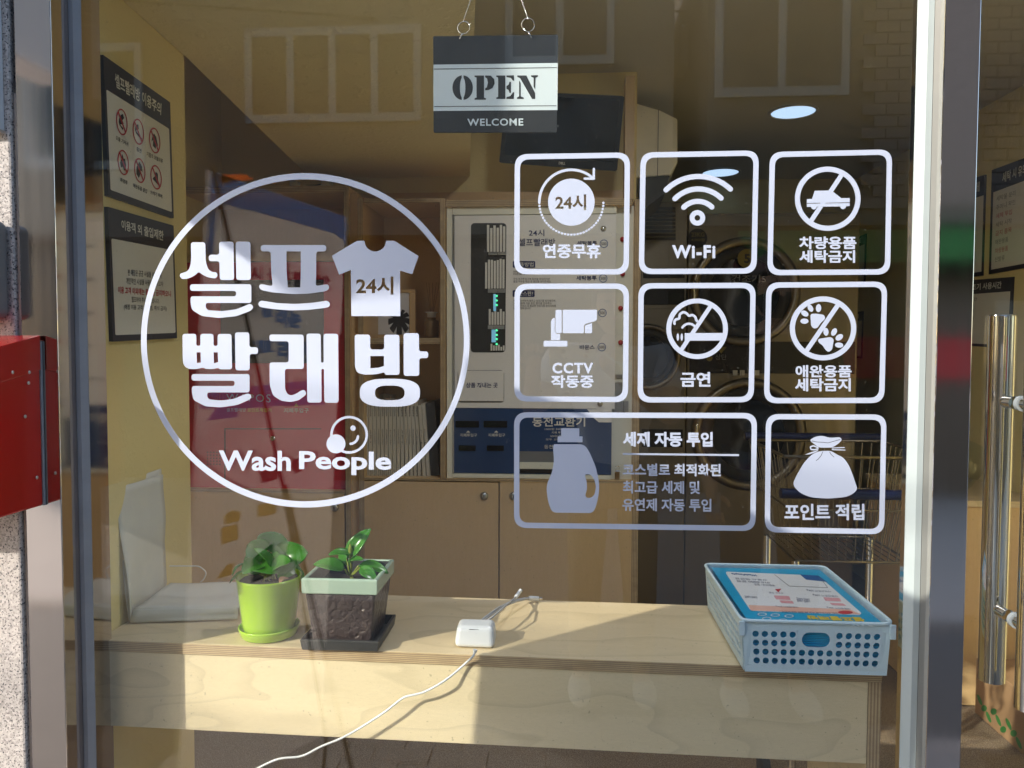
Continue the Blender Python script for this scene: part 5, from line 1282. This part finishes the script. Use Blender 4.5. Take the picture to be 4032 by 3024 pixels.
for i in range(9): fbox('louvre', 2543, 815 + i * 15, 2660, 824 + i * 15, MY - 0.01, 0.008, 'dark_vent', wm)
p2x = P(2705, 1400, MY).x
ds = machine_stack('dryer_stack', 'tall dark steel stacked dryer with two round glass doors', p2x, p2x + 0.80, MY, dict(top=z(840, 2900), bands=[(z(890, 2900), z(850, 2900), 'dark_steel'), (z(1470, 2900), z(1345, 2900), 'dryer_dark')], doors=[(P(2930, 1150, MY).x, P(2930, 1150, MY).z, 0.252), (P(2945, 1710, MY).x, P(2945, 1710, MY).z, 0.262)]))
dm = plane_y(MY - 0.028)
f = Flat(plane_y(MY - 0.007)); f.poly(ell(2747, 938, 38, 38)); b_ = f.obj('capacity_badge', 'dryer_dark', ds)
f = Flat(plane_y(MY - 0.0075)); f.text('23KG', [(2722, 915), (2774, 932)], 0.02); f.text('4,000원', [(2722, 938), (2774, 951)], 0.01); f.obj('badge_text', 'badge_yellow_shaded', b_)
f = Flat(dm); f.poly(ell(2942, 1018, 38, 38)); b_ = f.obj('number_badge', 'badge_yellow_shaded', ds)
f = Flat(plane_y(MY - 0.0285)); f.text('5', [(2930, 1000), (2954, 1036)], 0.03); f.obj('badge_text', 'print_black', b_)
f = Flat(dm); f.text('건조기5', [(2882, 1082), (3016, 1114)], 0.01); f.obj('lettering', 'badge_white_shaded', ds)
f = Flat(plane_y(MY - 0.0075)); f.text('상단', [(2816, 1395), (2861, 1417)], 0.01); f.obj('lettering', 'badge_white_shaded', ds)
f = Flat(plane_y(MY - 0.0075)); f.poly([(2820, 1366), (2862, 1366), (2840, 1392)]); f.poly(ell(2793, 1410, 12, 12)); f.obj('arrow_mark', 'badge_yellow_shaded', ds)
for u in (2886, 2914, 2972): fbox('switch_plate', u, 1458, u + 18, 1478, MY - 0.012, 0.006, 'steel_soft', ds)

# notices on the right wall
RN = Vector((-1, -0.0191, 0)).normalized(); RP0 = Vector((1.92, 0.08, 0))
rm = lambda off: plane_on(RP0, RN, off)
def wall_notice(label, q, head, lines, red=()):
    t = thing('notice_board', label, 'poster', (1.88, 1.6, 1.4))
    pts = [rm(0.006)(*p) for p in q]
    MB().prism(pts, -RN * 0.006).obj('panel', 'poster_dark', t)
    qq = [bil(q, a, b) for a, b in ((0.04, 0.22), (0.96, 0.20), (0.96, 0.96), (0.04, 0.96))]
    f = Flat(rm(0.0066)); f.poly(qq); f.obj('white_field', 'poster_white', t)
    f = Flat(rm(0.0066)); f.text(head, [bil(q, a, b) for a, b in ((0.2, 0.06), (0.8, 0.05), (0.8, 0.15), (0.2, 0.16))], 0.02); f.obj('lettering', 'poster_white', t)
    for i, tx in enumerate(lines):
        v0 = 0.27 + i * 0.66 / len(lines)
        f = Flat(rm(0.0072)); f.text(tx, [bil(q, a, b) for a, b in ((0.1, v0), (0.1 + 0.8 * min(1, len(tx) / 14), v0 - 0.003), (0.1 + 0.8 * min(1, len(tx) / 14), v0 + 0.045), (0.1, v0 + 0.048))], 0.0)
        f.obj('text_line', 'print_red' if i in red else 'poster_grey', t)
wall_notice('dark-headed instruction board with red headings behind the glass door', [(3905, 670), (4120, 590), (4118, 1040), (3893, 1080)], '세탁 시 유의사항', ['세탁물 분리', '주머니 확인', '세제 투입', '세탁 시작', '금지 품목', '애완용품', '차량용품', '신발류'], (2, 4, 6))
wall_notice('narrow dark-headed wall notice next to the instruction board', [(3770, 720), (3880, 688), (3868, 1085), (3762, 1098)], '안내', ['이용시간', '연중무휴', '요금안내', '문의'], ())
wall_notice('dark-headed timetable board low on the wall behind the glass door', [(3764, 1108), (3990, 1090), (3976, 1372), (3752, 1358)], '건조기 사용시간', ['품목 시간', '이불', '셔츠', '청바지', '수건', '침구', '코트'], ())
wall_notice('small dark-headed price notice beside the tall dryer', [(3316, 960), (3410, 920), (3404, 1115), (3312, 1135)], '요금표', ['세탁 5,000원', '건조 4,000원', '문의'], ())
wall_notice('small dark notice with red figures beside the tall dryer', [(3312, 1235), (3398, 1225), (3392, 1412), (3308, 1402)], '이용안내', ['1 분', '2 분', '3 분', '4 분'], (1, 2))

# ------------------------------------------------------------------ wire laundry cart
ct = thing('laundry_cart', 'chrome wire laundry cart with dark blue rail behind the basket', 'cart', (0.75, 0.9, 0))
def cp3(u, v, y): return P(u, v, y)
yA, yB = 0.85, 1.25; xa, xb = P(3085, 2000, yA).x, P(3085, 2000, yA).x + 0.42
zt, zb3 = P(3300, 1800, yA).z, P(3300, 2230, yA).z
for zz_, rr in ((zt, 0.005), (zb3, 0.004), ((zt + zb3) / 2, 0.003)):
    ins = 0.05 * (zt - zz_) / (zt - zb3)
    MB().tube([(xa + ins, yA + ins, zz_), (xb - ins, yA + ins, zz_), (xb - ins, yB - ins, zz_), (xa + ins, yB - ins, zz_), (xa + ins, yA + ins, zz_)], rr, 8).obj('hoop_wire', 'dark_steel', ct)
nW = 14
for i in range(nW + 1):
    x = xa + (xb - xa) * i / nW; xi = xa + 0.05 + (xb - xa - 0.10) * i / nW
    for yo, yi in ((yA, yA + 0.05), (yB, yB - 0.05)): MB().tube([(x, yo, zt), (xi, yi, zb3)], 0.0016, 5).obj('upright_wire', 'dark_steel', ct)
    MB().tube([(xi, yA + 0.05, zb3), (xi, yB - 0.05, zb3)], 0.0016, 5).obj('floor_wire', 'dark_steel', ct)
for i in range(12):
    y = yA + (yB - yA) * i / 11; yi = yA + 0.05 + (yB - yA - 0.1) * i / 11
    for xo, xi in ((xa, xa + 0.05), (xb, xb - 0.05)): MB().tube([(xo, y, zt), (xi, yi, zb3)], 0.0016, 5).obj('upright_wire', 'dark_steel', ct)
MB().tube([(xa - 0.012, yA - 0.012, zt - 0.10), (xb + 0.012, yA - 0.012, zt - 0.10)], 0.014, 10).obj('bumper_rail', 'cart_blue', ct)
MB().tube([(xa - 0.012, yB + 0.012, zt + 0.01), (xb + 0.012, yB + 0.012, zt + 0.01)], 0.014, 10).obj('bumper_rail', 'cart_blue', ct)
for x in (xa + 0.05, xb - 0.05):
    for y in (yA + 0.05, yB - 0.05):
        MB().tube([(x, y, zb3), (x, y, zb3 - 0.06), (x, y, 0.11)], 0.011, 8).obj('leg', 'chrome', ct)
        MB().tube([(x - 0.012, y, 0.052), (x + 0.012, y, 0.052)], 0.047, 16).obj('caster', 'rubber', ct)
# folding counter on the right and a carton behind the door
tb = thing('folding_counter', 'pale plywood folding counter against the right wall behind the door', 'counter', (1.65, 2.1, 0))
boxo('top', (1.44, 1.78, 0.80), (1.868, 2.45, 0.825), 'birch', tb, 0.002)
boxo('side_panel', (1.455, 1.79, 0.01), (1.865, 1.815, 0.7995), 'birch_up', tb, 0.002)
boxo('side_panel', (1.455, 2.41, 0.01), (1.86, 2.435, 0.7995), 'birch_up', tb, 0.002)
boxo('front_panel', (1.457, 1.8155, 0.01), (1.477, 2.4095, 0.7995), 'birch_up', tb, 0.002)
cx_ = thing('carton', 'brown cardboard carton with green print on the mat behind the door', 'box', (1.7, 1.6, 0.005))
boxo('carton_body', (1.60, 1.42, 0.006), (1.87, 1.74, 0.22), 'cardboard', cx_, 0.003)
for i in range(9):      # printed leaves along the carton foot
    yy, zz, ra = 1.45 + 0.032 * i, 0.035 + 0.018 * (i % 3), 0.6 * (-1) ** i
    MB().prism([(1.5990, yy + px * math.cos(ra) - pz * math.sin(ra), zz + px * math.sin(ra) + pz * math.cos(ra)) for px, pz in [(0.022 * math.cos(w), 0.011 * math.sin(w)) for w in [2 * math.pi * q_ / 12 for q_ in range(12)]]], (0.0006, 0, 0)).obj('green_print', 'print_green', cx_)
    xx = 1.62 + 0.026 * i
    MB().prism([(xx + px * math.cos(ra) - pz * math.sin(ra), 1.4190, zz + px * math.sin(ra) + pz * math.cos(ra)) for px, pz in [(0.020 * math.cos(w), 0.010 * math.sin(w)) for w in [2 * math.pi * q_ / 12 for q_ in range(12)]]], (0, 0.0006, 0)).obj('green_print', 'print_green', cx_)
BC = Vector((1.64, 2.05, 0.935))
bs = thing('plastic_bag', 'crumpled clear plastic bag resting on the folding counter', 'bag', (1.64, 2.05, 0.826))
m = MB().sphere(BC, 0.12, 18, 12, (1.1, 1.3, 0.9))
for i, v in enumerate(m.v):
    d = v - BC; m.v[i] = BC + d * (1 + 0.16 * math.sin(31 * d.x + 17 * d.z) * math.sin(23 * d.y)); m.v[i].z = max(m.v[i].z, 0.827)
m.obj('crumpled_film', 'clear_acrylic', bs)
# ================================================================== THE STREET (seen in the glass)
def mir(p): return Vector((p.x, -p.y, p.z))
# --- pull-up banner stand: corners where the photograph's reflection and shadow place them
TL, TR = Vector((-0.916, -0.633, 1.865)), Vector((-0.690, -1.110, 1.825))
BL = Vector((-0.985, -0.560, 0.22)); BR = BL + (TR - TL)
bnr = thing('banner_stand', 'white and blue standing banner on black rods outside the window', 'banner', (-0.85, -0.85, 0))
bn = (TR - TL).cross(BL - TL).normalized()
if bn.x < 0: bn = -bn
MB().prism([TL, TR, BR, BL], bn * 0.0012).obj('sheet', 'banner_white', bnr)
def bmap(off):
    n_ = bn; p0 = TL + bn * (0.0012 + off)
    nm, pm_ = Vector((n_.x, -n_.y, n_.z)), mir(p0)
    return lambda u, v: mir(Pplane(u, v, pm_, nm))
b2 = crop(700, 640, 2.765)
f = Flat(bmap(0.0008)); f.poly(b2((345, 88), (1830, 590), (1820, 900), (1780, 830), (1700, 770), (1000, 575), (520, 450), (430, 480), (400, 600), (370, 1000), (300, 1000))); f.obj('blue_header', 'banner_blue', bnr)
f = Flat(bmap(0.0012)); f.poly(b2((420, 130), (720, 120), (820, 180), (640, 190), (470, 230))); f.obj('orange_tab', 'banner_orange', bnr)
f = Flat(bmap(0.0012)); f.text('24시 셀프빨래방', b2((640, 1095), (1650, 1230), (1640, 1400), (640, 1270)), 0.04); f.obj('lettering', 'print_navy', bnr)
b7 = crop(700, 1250, 3.6867)
f = Flat(bmap(0.0012)); f.text('빨래는', b7((1215, -230), (1790, -110), (1780, 165), (1215, 120)), 0.05); f.text('셀프빨래방', b7((560, 300), (2000, 340), (2000, 640), (560, 620)), 0.05); f.obj('lettering', 'banner_blue', bnr)
f = Flat(bmap(0.0012)); f.poly(b7((300, 1110), (1330, 970), (2110, 900), (2110, 1270), (1330, 1290), (860, 1330), (860, 1450), (400, 1500), (540, 1320), (300, 1330))); f.obj('ribbon', 'banner_blue', bnr)
f = Flat(bmap(0.0016)); f.text('세탁에서 건조까지', b7((450, 1130), (2000, 1000), (2000, 1160), (450, 1260)), 0.02); f.obj('lettering', 'banner_white', bnr)
b9 = crop(700, 1800, 2.765)
for pts in ([(455, 780), (640, 730), (650, 900), (465, 965)], [(490, 640), (580, 580), (670, 600), (670, 700), (500, 745)], [(850, 520), (1060, 500), (1065, 620), (860, 660)], [(1190, 550), (1270, 520), (1240, 690), (1180, 705)], [(400, 1340), (520, 1180), (600, 1160), (580, 1290)]):
    f = Flat(bmap(0.0012)); f.poly(rp(b9(*pts), 8)); f.obj('drawing', 'banner_yellow', bnr)
for pts in ([(800, 1110), (1030, 940), (1030, 1290), (790, 1380)], [(1190, 960), (1250, 840), (1300, 940), (1290, 1120), (1150, 1180)], [(870, 140), (1085, 100), (1080, 240), (900, 290)], [(1250, 30), (1380, 0), (1340, 160), (1260, 190)]):
    q_ = rp(b9(*pts), 6); ctr = Vector((sum(p[0] for p in q_) / len(q_), sum(p[1] for p in q_) / len(q_)))
    f = Flat(bmap(0.0012)); f.poly(q_); dw = f.obj('drawing', 'banner_ink', bnr)
    f = Flat(bmap(0.0016)); f.poly([tuple(ctr + (Vector(p) - ctr) * 0.82) for p in q_]); f.obj('drawing_fill', 'banner_grey', dw)
    f = Flat(bmap(0.0020)); f.ring(ell(ctr.x, ctr.y, 22, 26), ell(ctr.x, ctr.y, 14, 17)); f.obj('drawing_ring', 'banner_ink', dw)
off = bn * 0.02
MB().tube([TL + off * 1.2, (TL + BR) / 2 + off * 2.5, BR + off], 0.006, 8).obj('rod', 'black', bnr)
MB().tube([(TL + BR) / 2 + off * 3, (TL + BR) / 2 + bn * 0.38 + Vector((0, 0, -1.02))], 0.007, 8).obj('rear_leg', 'black', bnr)
for p in (BL, BR):
    MB().tube([p + off, Vector((p.x, p.y, 0.004))], 0.006, 8).obj('foot', 'black', bnr)
# --- blade sign on the pier and an added unseen street board throw the upper shadows
bl = thing('blade_sign', 'projecting wall sign box on steel brackets above the granite pier', 'sign', (-1.35, -0.45, 2.1))
boxo('sign_box', (-1.39, -0.80, 2.10), (-1.30, -0.16, 2.85), 'white_plastic', bl, 0.006)
boxo('blue_band', (-1.392, -0.802, 2.62), (-1.298, -0.158, 2.80), 'banner_blue', bl)
for zz_ in (2.2, 2.7): boxo('bracket', (-1.36, -0.1595, zz_ - 0.02), (-1.33, -0.1075, zz_ + 0.02), 'steel_soft', bl)
ps = thing('shade_board', 'unseen board on a pole, added and shaped to shade the window', 'sign', (-3.1, -2.0, 0))
MB().prism([(-2.86, -2.02, 3.035), (-2.60, -2.02, 3.06), (-2.53, -2.02, 3.14), (-2.53, -2.02, 4.40), (-2.86, -2.02, 4.40)], (0, 0.05, 0)).obj('board', 'white_plastic', ps, 0.01)
MB().tube([(-3.50, -1.995, -0.01), (-3.50, -1.995, 4.6)], 0.05, 16).obj('pole', 'steel_soft', ps)
for zz_ in (4.25, 4.45): MB().tube([(-3.46, -1.995, zz_), (-2.54, -1.995, zz_)], 0.02, 10).obj('arm', 'steel_soft', ps)
# --- buildings across the street
def building(label, x0, x1, y, ztop, mat, depth=5.0, wins=(), shop=2.6):
    t = thing('building', label, 'building', ((x0 + x1) / 2, y, 0))
    boxo('wall', (x0, y - depth, shop), (x1, y, ztop), mat, t)
    boxo('shopfront', (x0, y - depth, 0.0), (x1, y - 0.25, shop - 0.002), 'shopfront_dark', t)
    boxo('parapet', (x0 - 0.1, y - depth - 0.1, ztop + 0.001), (x1 + 0.1, y + 0.1, ztop + 0.25), 'roof_dark', t)
    for (a, b, za, zb2, npn) in wins:
        w = boxo('window', (a, y + 0.002, za), (b, y + 0.05, zb2), 'window_frame_white', t)
        pw = (b - a - 0.08 * (npn + 1)) / npn
        for i in range(npn):
            xx = a + 0.08 + i * (pw + 0.08); boxo('pane', (xx, y + 0.0505, za + 0.09), (xx + pw, y + 0.056, zb2 - 0.09), 'dark_glass', w)
    return t
BY = -6.6
def vx(u, v, y): return P(u, v, -y)
a, b = vx(970, 300, BY), vx(1660, 300, BY)
w1 = (a.x, b.x, vx(1300, 485, BY).z, vx(1300, 110, BY).z, 4)
xe = vx(2655, 150, BY).x
building('beige rendered house with wide white windows across the street', -6.3, xe, BY, 5.3, 'facade_beige', 5, (w1, (vx(1990, 0, BY).x, vx(2420, 0, BY).x, vx(2200, 260, BY).z, vx(2200, -80, BY).z, 2), (-5.6, -4.4, 3.3, 4.6, 2)))
xs = vx(2790, 150, BY + 0.4).x
rbld = building('grey house with tall white window and tiled side wall', xs, xs + 6.5, BY + 0.4, 5.8, 'facade_grey', 5, ((vx(2815, 0, BY + .4).x, vx(3345, 0, BY + .4).x, vx(3000, 385, BY + .4).z, vx(3000, -160, BY + .4).z, 2),))
aw = MB().prism([(xs + 0.3, BY + 0.402, 2.55), (xs + 0.3, BY + 1.2, 2.2), (xs + 0.3, BY + 1.2, 2.16), (xs + 0.3, BY + 0.402, 2.5)], (4.2, 0, 0)).obj('awning', 'print_green', rbld)
boxo('shop_sign', (xs + 0.6, BY + 0.16, 1.15), (xs + 2.6, BY + 0.2, 1.55), 'print_red', rbld)
boxo('shop_sign', (xs + 2.8, BY + 0.16, 0.9), (xs + 4.0, BY + 0.2, 1.9), 'machine_grey', rbld)
# stone tiles on the right part of that wall
xt0 = vx(3395, 300, BY + 0.4).x
tm = MB().box((0, 0, 0), (0.208, 0.03, 0.098)).mesh('tile'); tm.materials.append(MATS['wall_tile'])
for j in range(26):
    for i in range(11):
        o = bpy.data.objects.new('tile', tm); COL.objects.link(o); o.parent = rbld
        o.matrix_parent_inverse = Matrix.Translation(-rbld.location)
        o.location = (xt0 + i * 0.22 + (0.11 if j % 2 else 0), BY + 0.402 + random.uniform(0, 0.004), 2.75 + j * 0.108)
far = building('low distant house behind the gap between the street houses', xe - 1.5, xs + 1.5, BY - 8, 7.1, 'facade_grey', 3)
pt = thing('utility_pole', 'concrete utility pole with cables in the gap between the houses', 'pole', (vx(2745, 200, BY - 1).x, BY - 1, 0))
pxx = vx(2745, 200, BY - 1).x
MB().tube([(pxx, BY - 1, 0), (pxx, BY - 1, 6.5)], [0.14, 0.10], 14).obj('shaft', 'facade_grey', pt)
boxo('transformer', (pxx - 0.22, BY - 1.2, 4.55), (pxx + 0.05, BY - 0.8, 5.0), 'poster_grey', pt, 0.02)
for k_, zz_ in enumerate((4.9, 5.2, 5.5)):
    MB().tube([(-9, BY + 1.2, zz_ + 0.3), (-4, BY + 0.6, zz_ - 0.15), (pxx, BY - 1, zz_), (6, BY + 0.9, zz_ - 0.1)], 0.012, 5).obj('cable', 'black', pt)
side = thing('building', 'pale house further along the street on the right', 'building', (9, -8, 0))
boxo('wall', (xs + 6.6, -12, 0), (xs + 13, -5.8, 6), 'facade_beige', side)

# ------------------------------------------------------------------ two people in front of the window
def person(label, x, y, facing, H, top_mat, leg_mat, pose, mask=False, short=False):
    """facing: unit vector to the glass is +y"""
    t = thing('person', label, 'person', (x, y, 0))
    s = H / 1.70
    def V(a, b, c): return (x + a * s, y + b * s, c * s)
    hip, wst, chest, nk = V(0, 0, .92), V(0, .005, 1.05), V(0, .01, 1.30), V(0, 0.01, 1.44)
    hd = V(0, .02, 1.50)
    J = {'hl': V(-.095, 0, .90), 'hr': V(.095, 0, .90), 'kl': V(-.11, .02, .48), 'kr': V(.11, .03, .48), 'al': V(-.12, -.02, .09), 'ar': V(.12, -.01, .09), 'tl': V(-.14, .13, .04), 'tr': V(.14, .14, .04),
         'sl': V(-.19, 0, 1.385), 'sr': V(.19, 0, 1.385)}
    P_ = {k_: Vector(v) for k_, v in pose.items()}
    vs = [(*hip, .14 * s, .10 * s), (*wst, .125 * s, .09 * s), (*chest, .15 * s, .10 * s), (*nk, .055 * s), (*hd, .055 * s),
          (*J['hl'], .085 * s), (*J['kl'], .056 * s), (*J['al'], .038 * s), (*J['tl'], .033 * s), (*J['hr'], .085 * s), (*J['kr'], .056 * s), (*J['ar'], .038 * s), (*J['tr'], .033 * s),
          (*J['sl'], .062 * s), (*P_['el'], .042 * s), (*P_['wl'], .028 * s), (*J['sr'], .062 * s), (*P_['er'], .042 * s), (*P_['wr'], .028 * s)]
    es = [(0, 1), (1, 2), (2, 3), (3, 4), (0, 5), (5, 6), (6, 7), (7, 8), (0, 9), (9, 10), (10, 11), (11, 12), (2, 13), (13, 14), (14, 15), (2, 16), (16, 17), (17, 18)]
    # palms
    for w_, e_, key in ((15, 'el', 'wl'), (18, 'er', 'wr')):
        d = (P_[key] - P_[e_]).normalized(); vs.append((*(P_[key] + d * .055 * s), .034 * s, .016 * s)); es.append((w_, len(vs) - 1))
    body = skinned('body', vs, es, 'skin', t, 2)
    # fingers and thumb of each hand, curled
    for e_, key, sgn in (('el', 'wl', -1), ('er', 'wr', 1)):
        d = (P_[key] - P_[e_]).normalized(); sd = d.cross(Vector((0, 1, 0))).normalized(); pn = sd.cross(d)
        pc = P_[key] + d * .06 * s
        for i, L in enumerate((.030, .034, .032, .025)):
            r0 = pc + sd * ((i - 1.5) * .017) * s + d * .025 * s
            skinned('finger', [(*r0, .009 * s), (*(r0 + d * L * s), .0085 * s), (*(r0 + d * L * 1.6 * s + pn * .018 * s), .0075 * s), (*(r0 + d * L * 1.8 * s + pn * .036 * s), .0065 * s)], [(0, 1), (1, 2), (2, 3)], 'skin', body, 1)
        r0 = P_[key] + d * .025 * s - sd * sgn * .028 * s
        skinned('thumb', [(*r0, .011 * s), (*(r0 - sd * sgn * .022 * s + d * .018 * s), .010 * s), (*(r0 - sd * sgn * .028 * s + d * .045 * s + pn * .012 * s), .008 * s)], [(0, 1), (1, 2)], 'skin', body, 1)
    # head
    hc = Vector(V(0, .035, 1.60))
    h = MB().sphere(hc, .105 * s, 24, 16, (.76, .95, 1.12))
    for i, v in enumerate(h.v):
        d = v - hc
        if d.z < 0 and d.y > 0: h.v[i] = hc + Vector((d.x * (1 + d.z * 2.2), d.y * 1.02, d.z))
    hobj = h.obj('head', 'skin', t)
    MB().sphere(hc + Vector((0, .098 * s, -.012 * s)), .017 * s, 10, 8, (.8, 1.1, 1.5)).obj('nose', 'skin', hobj)
    for sx in (-1, 1):
        MB().sphere(hc + Vector((sx * .032 * s, .088 * s, .012 * s)), .011 * s, 10, 6, (1.3, .7, .7)).obj('eye', 'print_black', hobj)
        MB().sphere(hc + Vector((sx * .080 * s, 0, -.005 * s)), .022 * s, 10, 8, (.4, .8, 1.4)).obj('ear', 'skin', hobj)
    MB().sphere(hc + Vector((0, .088 * s, -.052 * s)), .018 * s, 12, 6, (1.3, .5, .35)).obj('mouth', 'print_pink', hobj)
    hr = MB().sphere(hc + Vector((0, -.016 * s, .022 * s)), .115 * s, 24, 16, (.80, .98, 1.05))
    hr.f = [f_ for f_ in hr.f if not (sum((hr.v[i] for i in f_), Vector()) / len(f_) - hc).y > .045 * s or (sum((hr.v[i] for i in f_), Vector()) / len(f_) - hc).z > .055 * s]
    hr.sm = [True] * len(hr.f); o = hr.obj('hair', 'hair', hobj); md = o.modifiers.new('s', 'SOLIDIFY'); md.thickness = .008
    if mask:
        mk = MB().sphere(hc + Vector((0, .030 * s, -.045 * s)), .078 * s, 20, 12, (.92, 1.02, .82)); mk.f = [f_ for f_ in mk.f if (sum((mk.v[i] for i in f_), Vector()) / len(f_) - hc).y > .03 * s]; mk.sm = [True] * len(mk.f)
        mk.obj('face_mask', 'cloth_black', hobj)
    # clothes
    g = 1.16
    tv = [(*wst, .150 * s, .112 * s), (*V(0, .008, 1.18), .155 * s, .112 * s), (*chest, .172 * s, .118 * s), (*V(0, .01, 1.405), .075 * s), (*V(0, 0, .93), .165 * s, .122 * s),
          (*J['sl'], .080 * s), (*(Vector(J['sl']).lerp(P_['el'], .62)), .068 * s), (*J['sr'], .080 * s), (*(Vector(J['sr']).lerp(P_['er'], .62)), .068 * s)]
    skinned('shirt', tv, [(4, 0), (0, 1), (1, 2), (2, 3), (2, 5), (5, 6), (2, 7), (7, 8)], top_mat, t, 2)
    end = .45 if short else .97
    lv = [(*hip, .150 * s, .115 * s), (*J['hl'], .102 * s), (*(Vector(J['kl']) if not short else Vector(J['hl']).lerp(Vector(J['kl']), .9)), .075 * s), (*J['hr'], .102 * s), (*(Vector(J['kr']) if not short else Vector(J['hr']).lerp(Vector(J['kr']), .9)), .075 * s)]
    le = [(0, 1), (1, 2), (0, 3), (3, 4)]
    if not short:
        lv += [(*(Vector(J['al']) + Vector((0, 0, .02))), .060 * s), (*(Vector(J['ar']) + Vector((0, 0, .02))), .060 * s)]; le += [(2, 5), (4, 6)]
    skinned('shorts' if short else 'trousers', lv, le, leg_mat, t, 2)
    for a_, b_ in (('al', 'tl'), ('ar', 'tr')):
        A_, B_ = Vector(J[a_]), Vector(J[b_]); 
        sh_ = MB().sphere((A_ + B_) / 2 + Vector((0, 0, -.012 * s)), .1, 14, 8, (.48 * s, 1.35 * s, .46 * s))
        for i, v in enumerate(sh_.v): sh_.v[i].z = max(v.z, 0.004)
        sh_.obj('shoe', 'shoe_white', t)
    return t
# photographer with the phone at the camera's own place
person('photographer in a white shirt and beige trousers holding up a phone', 0.20, -1.78, 1, 1.68, 'cloth_white', 'cloth_khaki',
       dict(el=(-0.12, -1.62, 1.16), wl=(-0.105, -1.405, 1.345), er=(0.42, -1.62, 1.14), wr=(0.165, -1.405, 1.345)))
person('person in black mask and dark top standing beside the photographer', 0.80, -1.72, 1, 1.74, 'cloth_black', 'cloth_denim',
       dict(el=(0.545, -1.74, 1.12), wl=(0.56, -1.62, 0.88), er=(1.06, -1.74, 1.12), wr=(1.05, -1.62, 0.88)), mask=True)
ph = thing('phone', 'pale grey phone held up sideways by the photographer', 'phone', (0.03, -1.33, 1.385))
boxo('phone_body', (-0.048, -1.330, 1.350), (0.110, -1.3215, 1.425), 'machine_grey', ph, 0.0035, 3)
MB().tube([(0.0, -1.3212, 1.402), (0.0, -1.3195, 1.402)], 0.008, 16).obj('lens', 'black_gloss', ph)
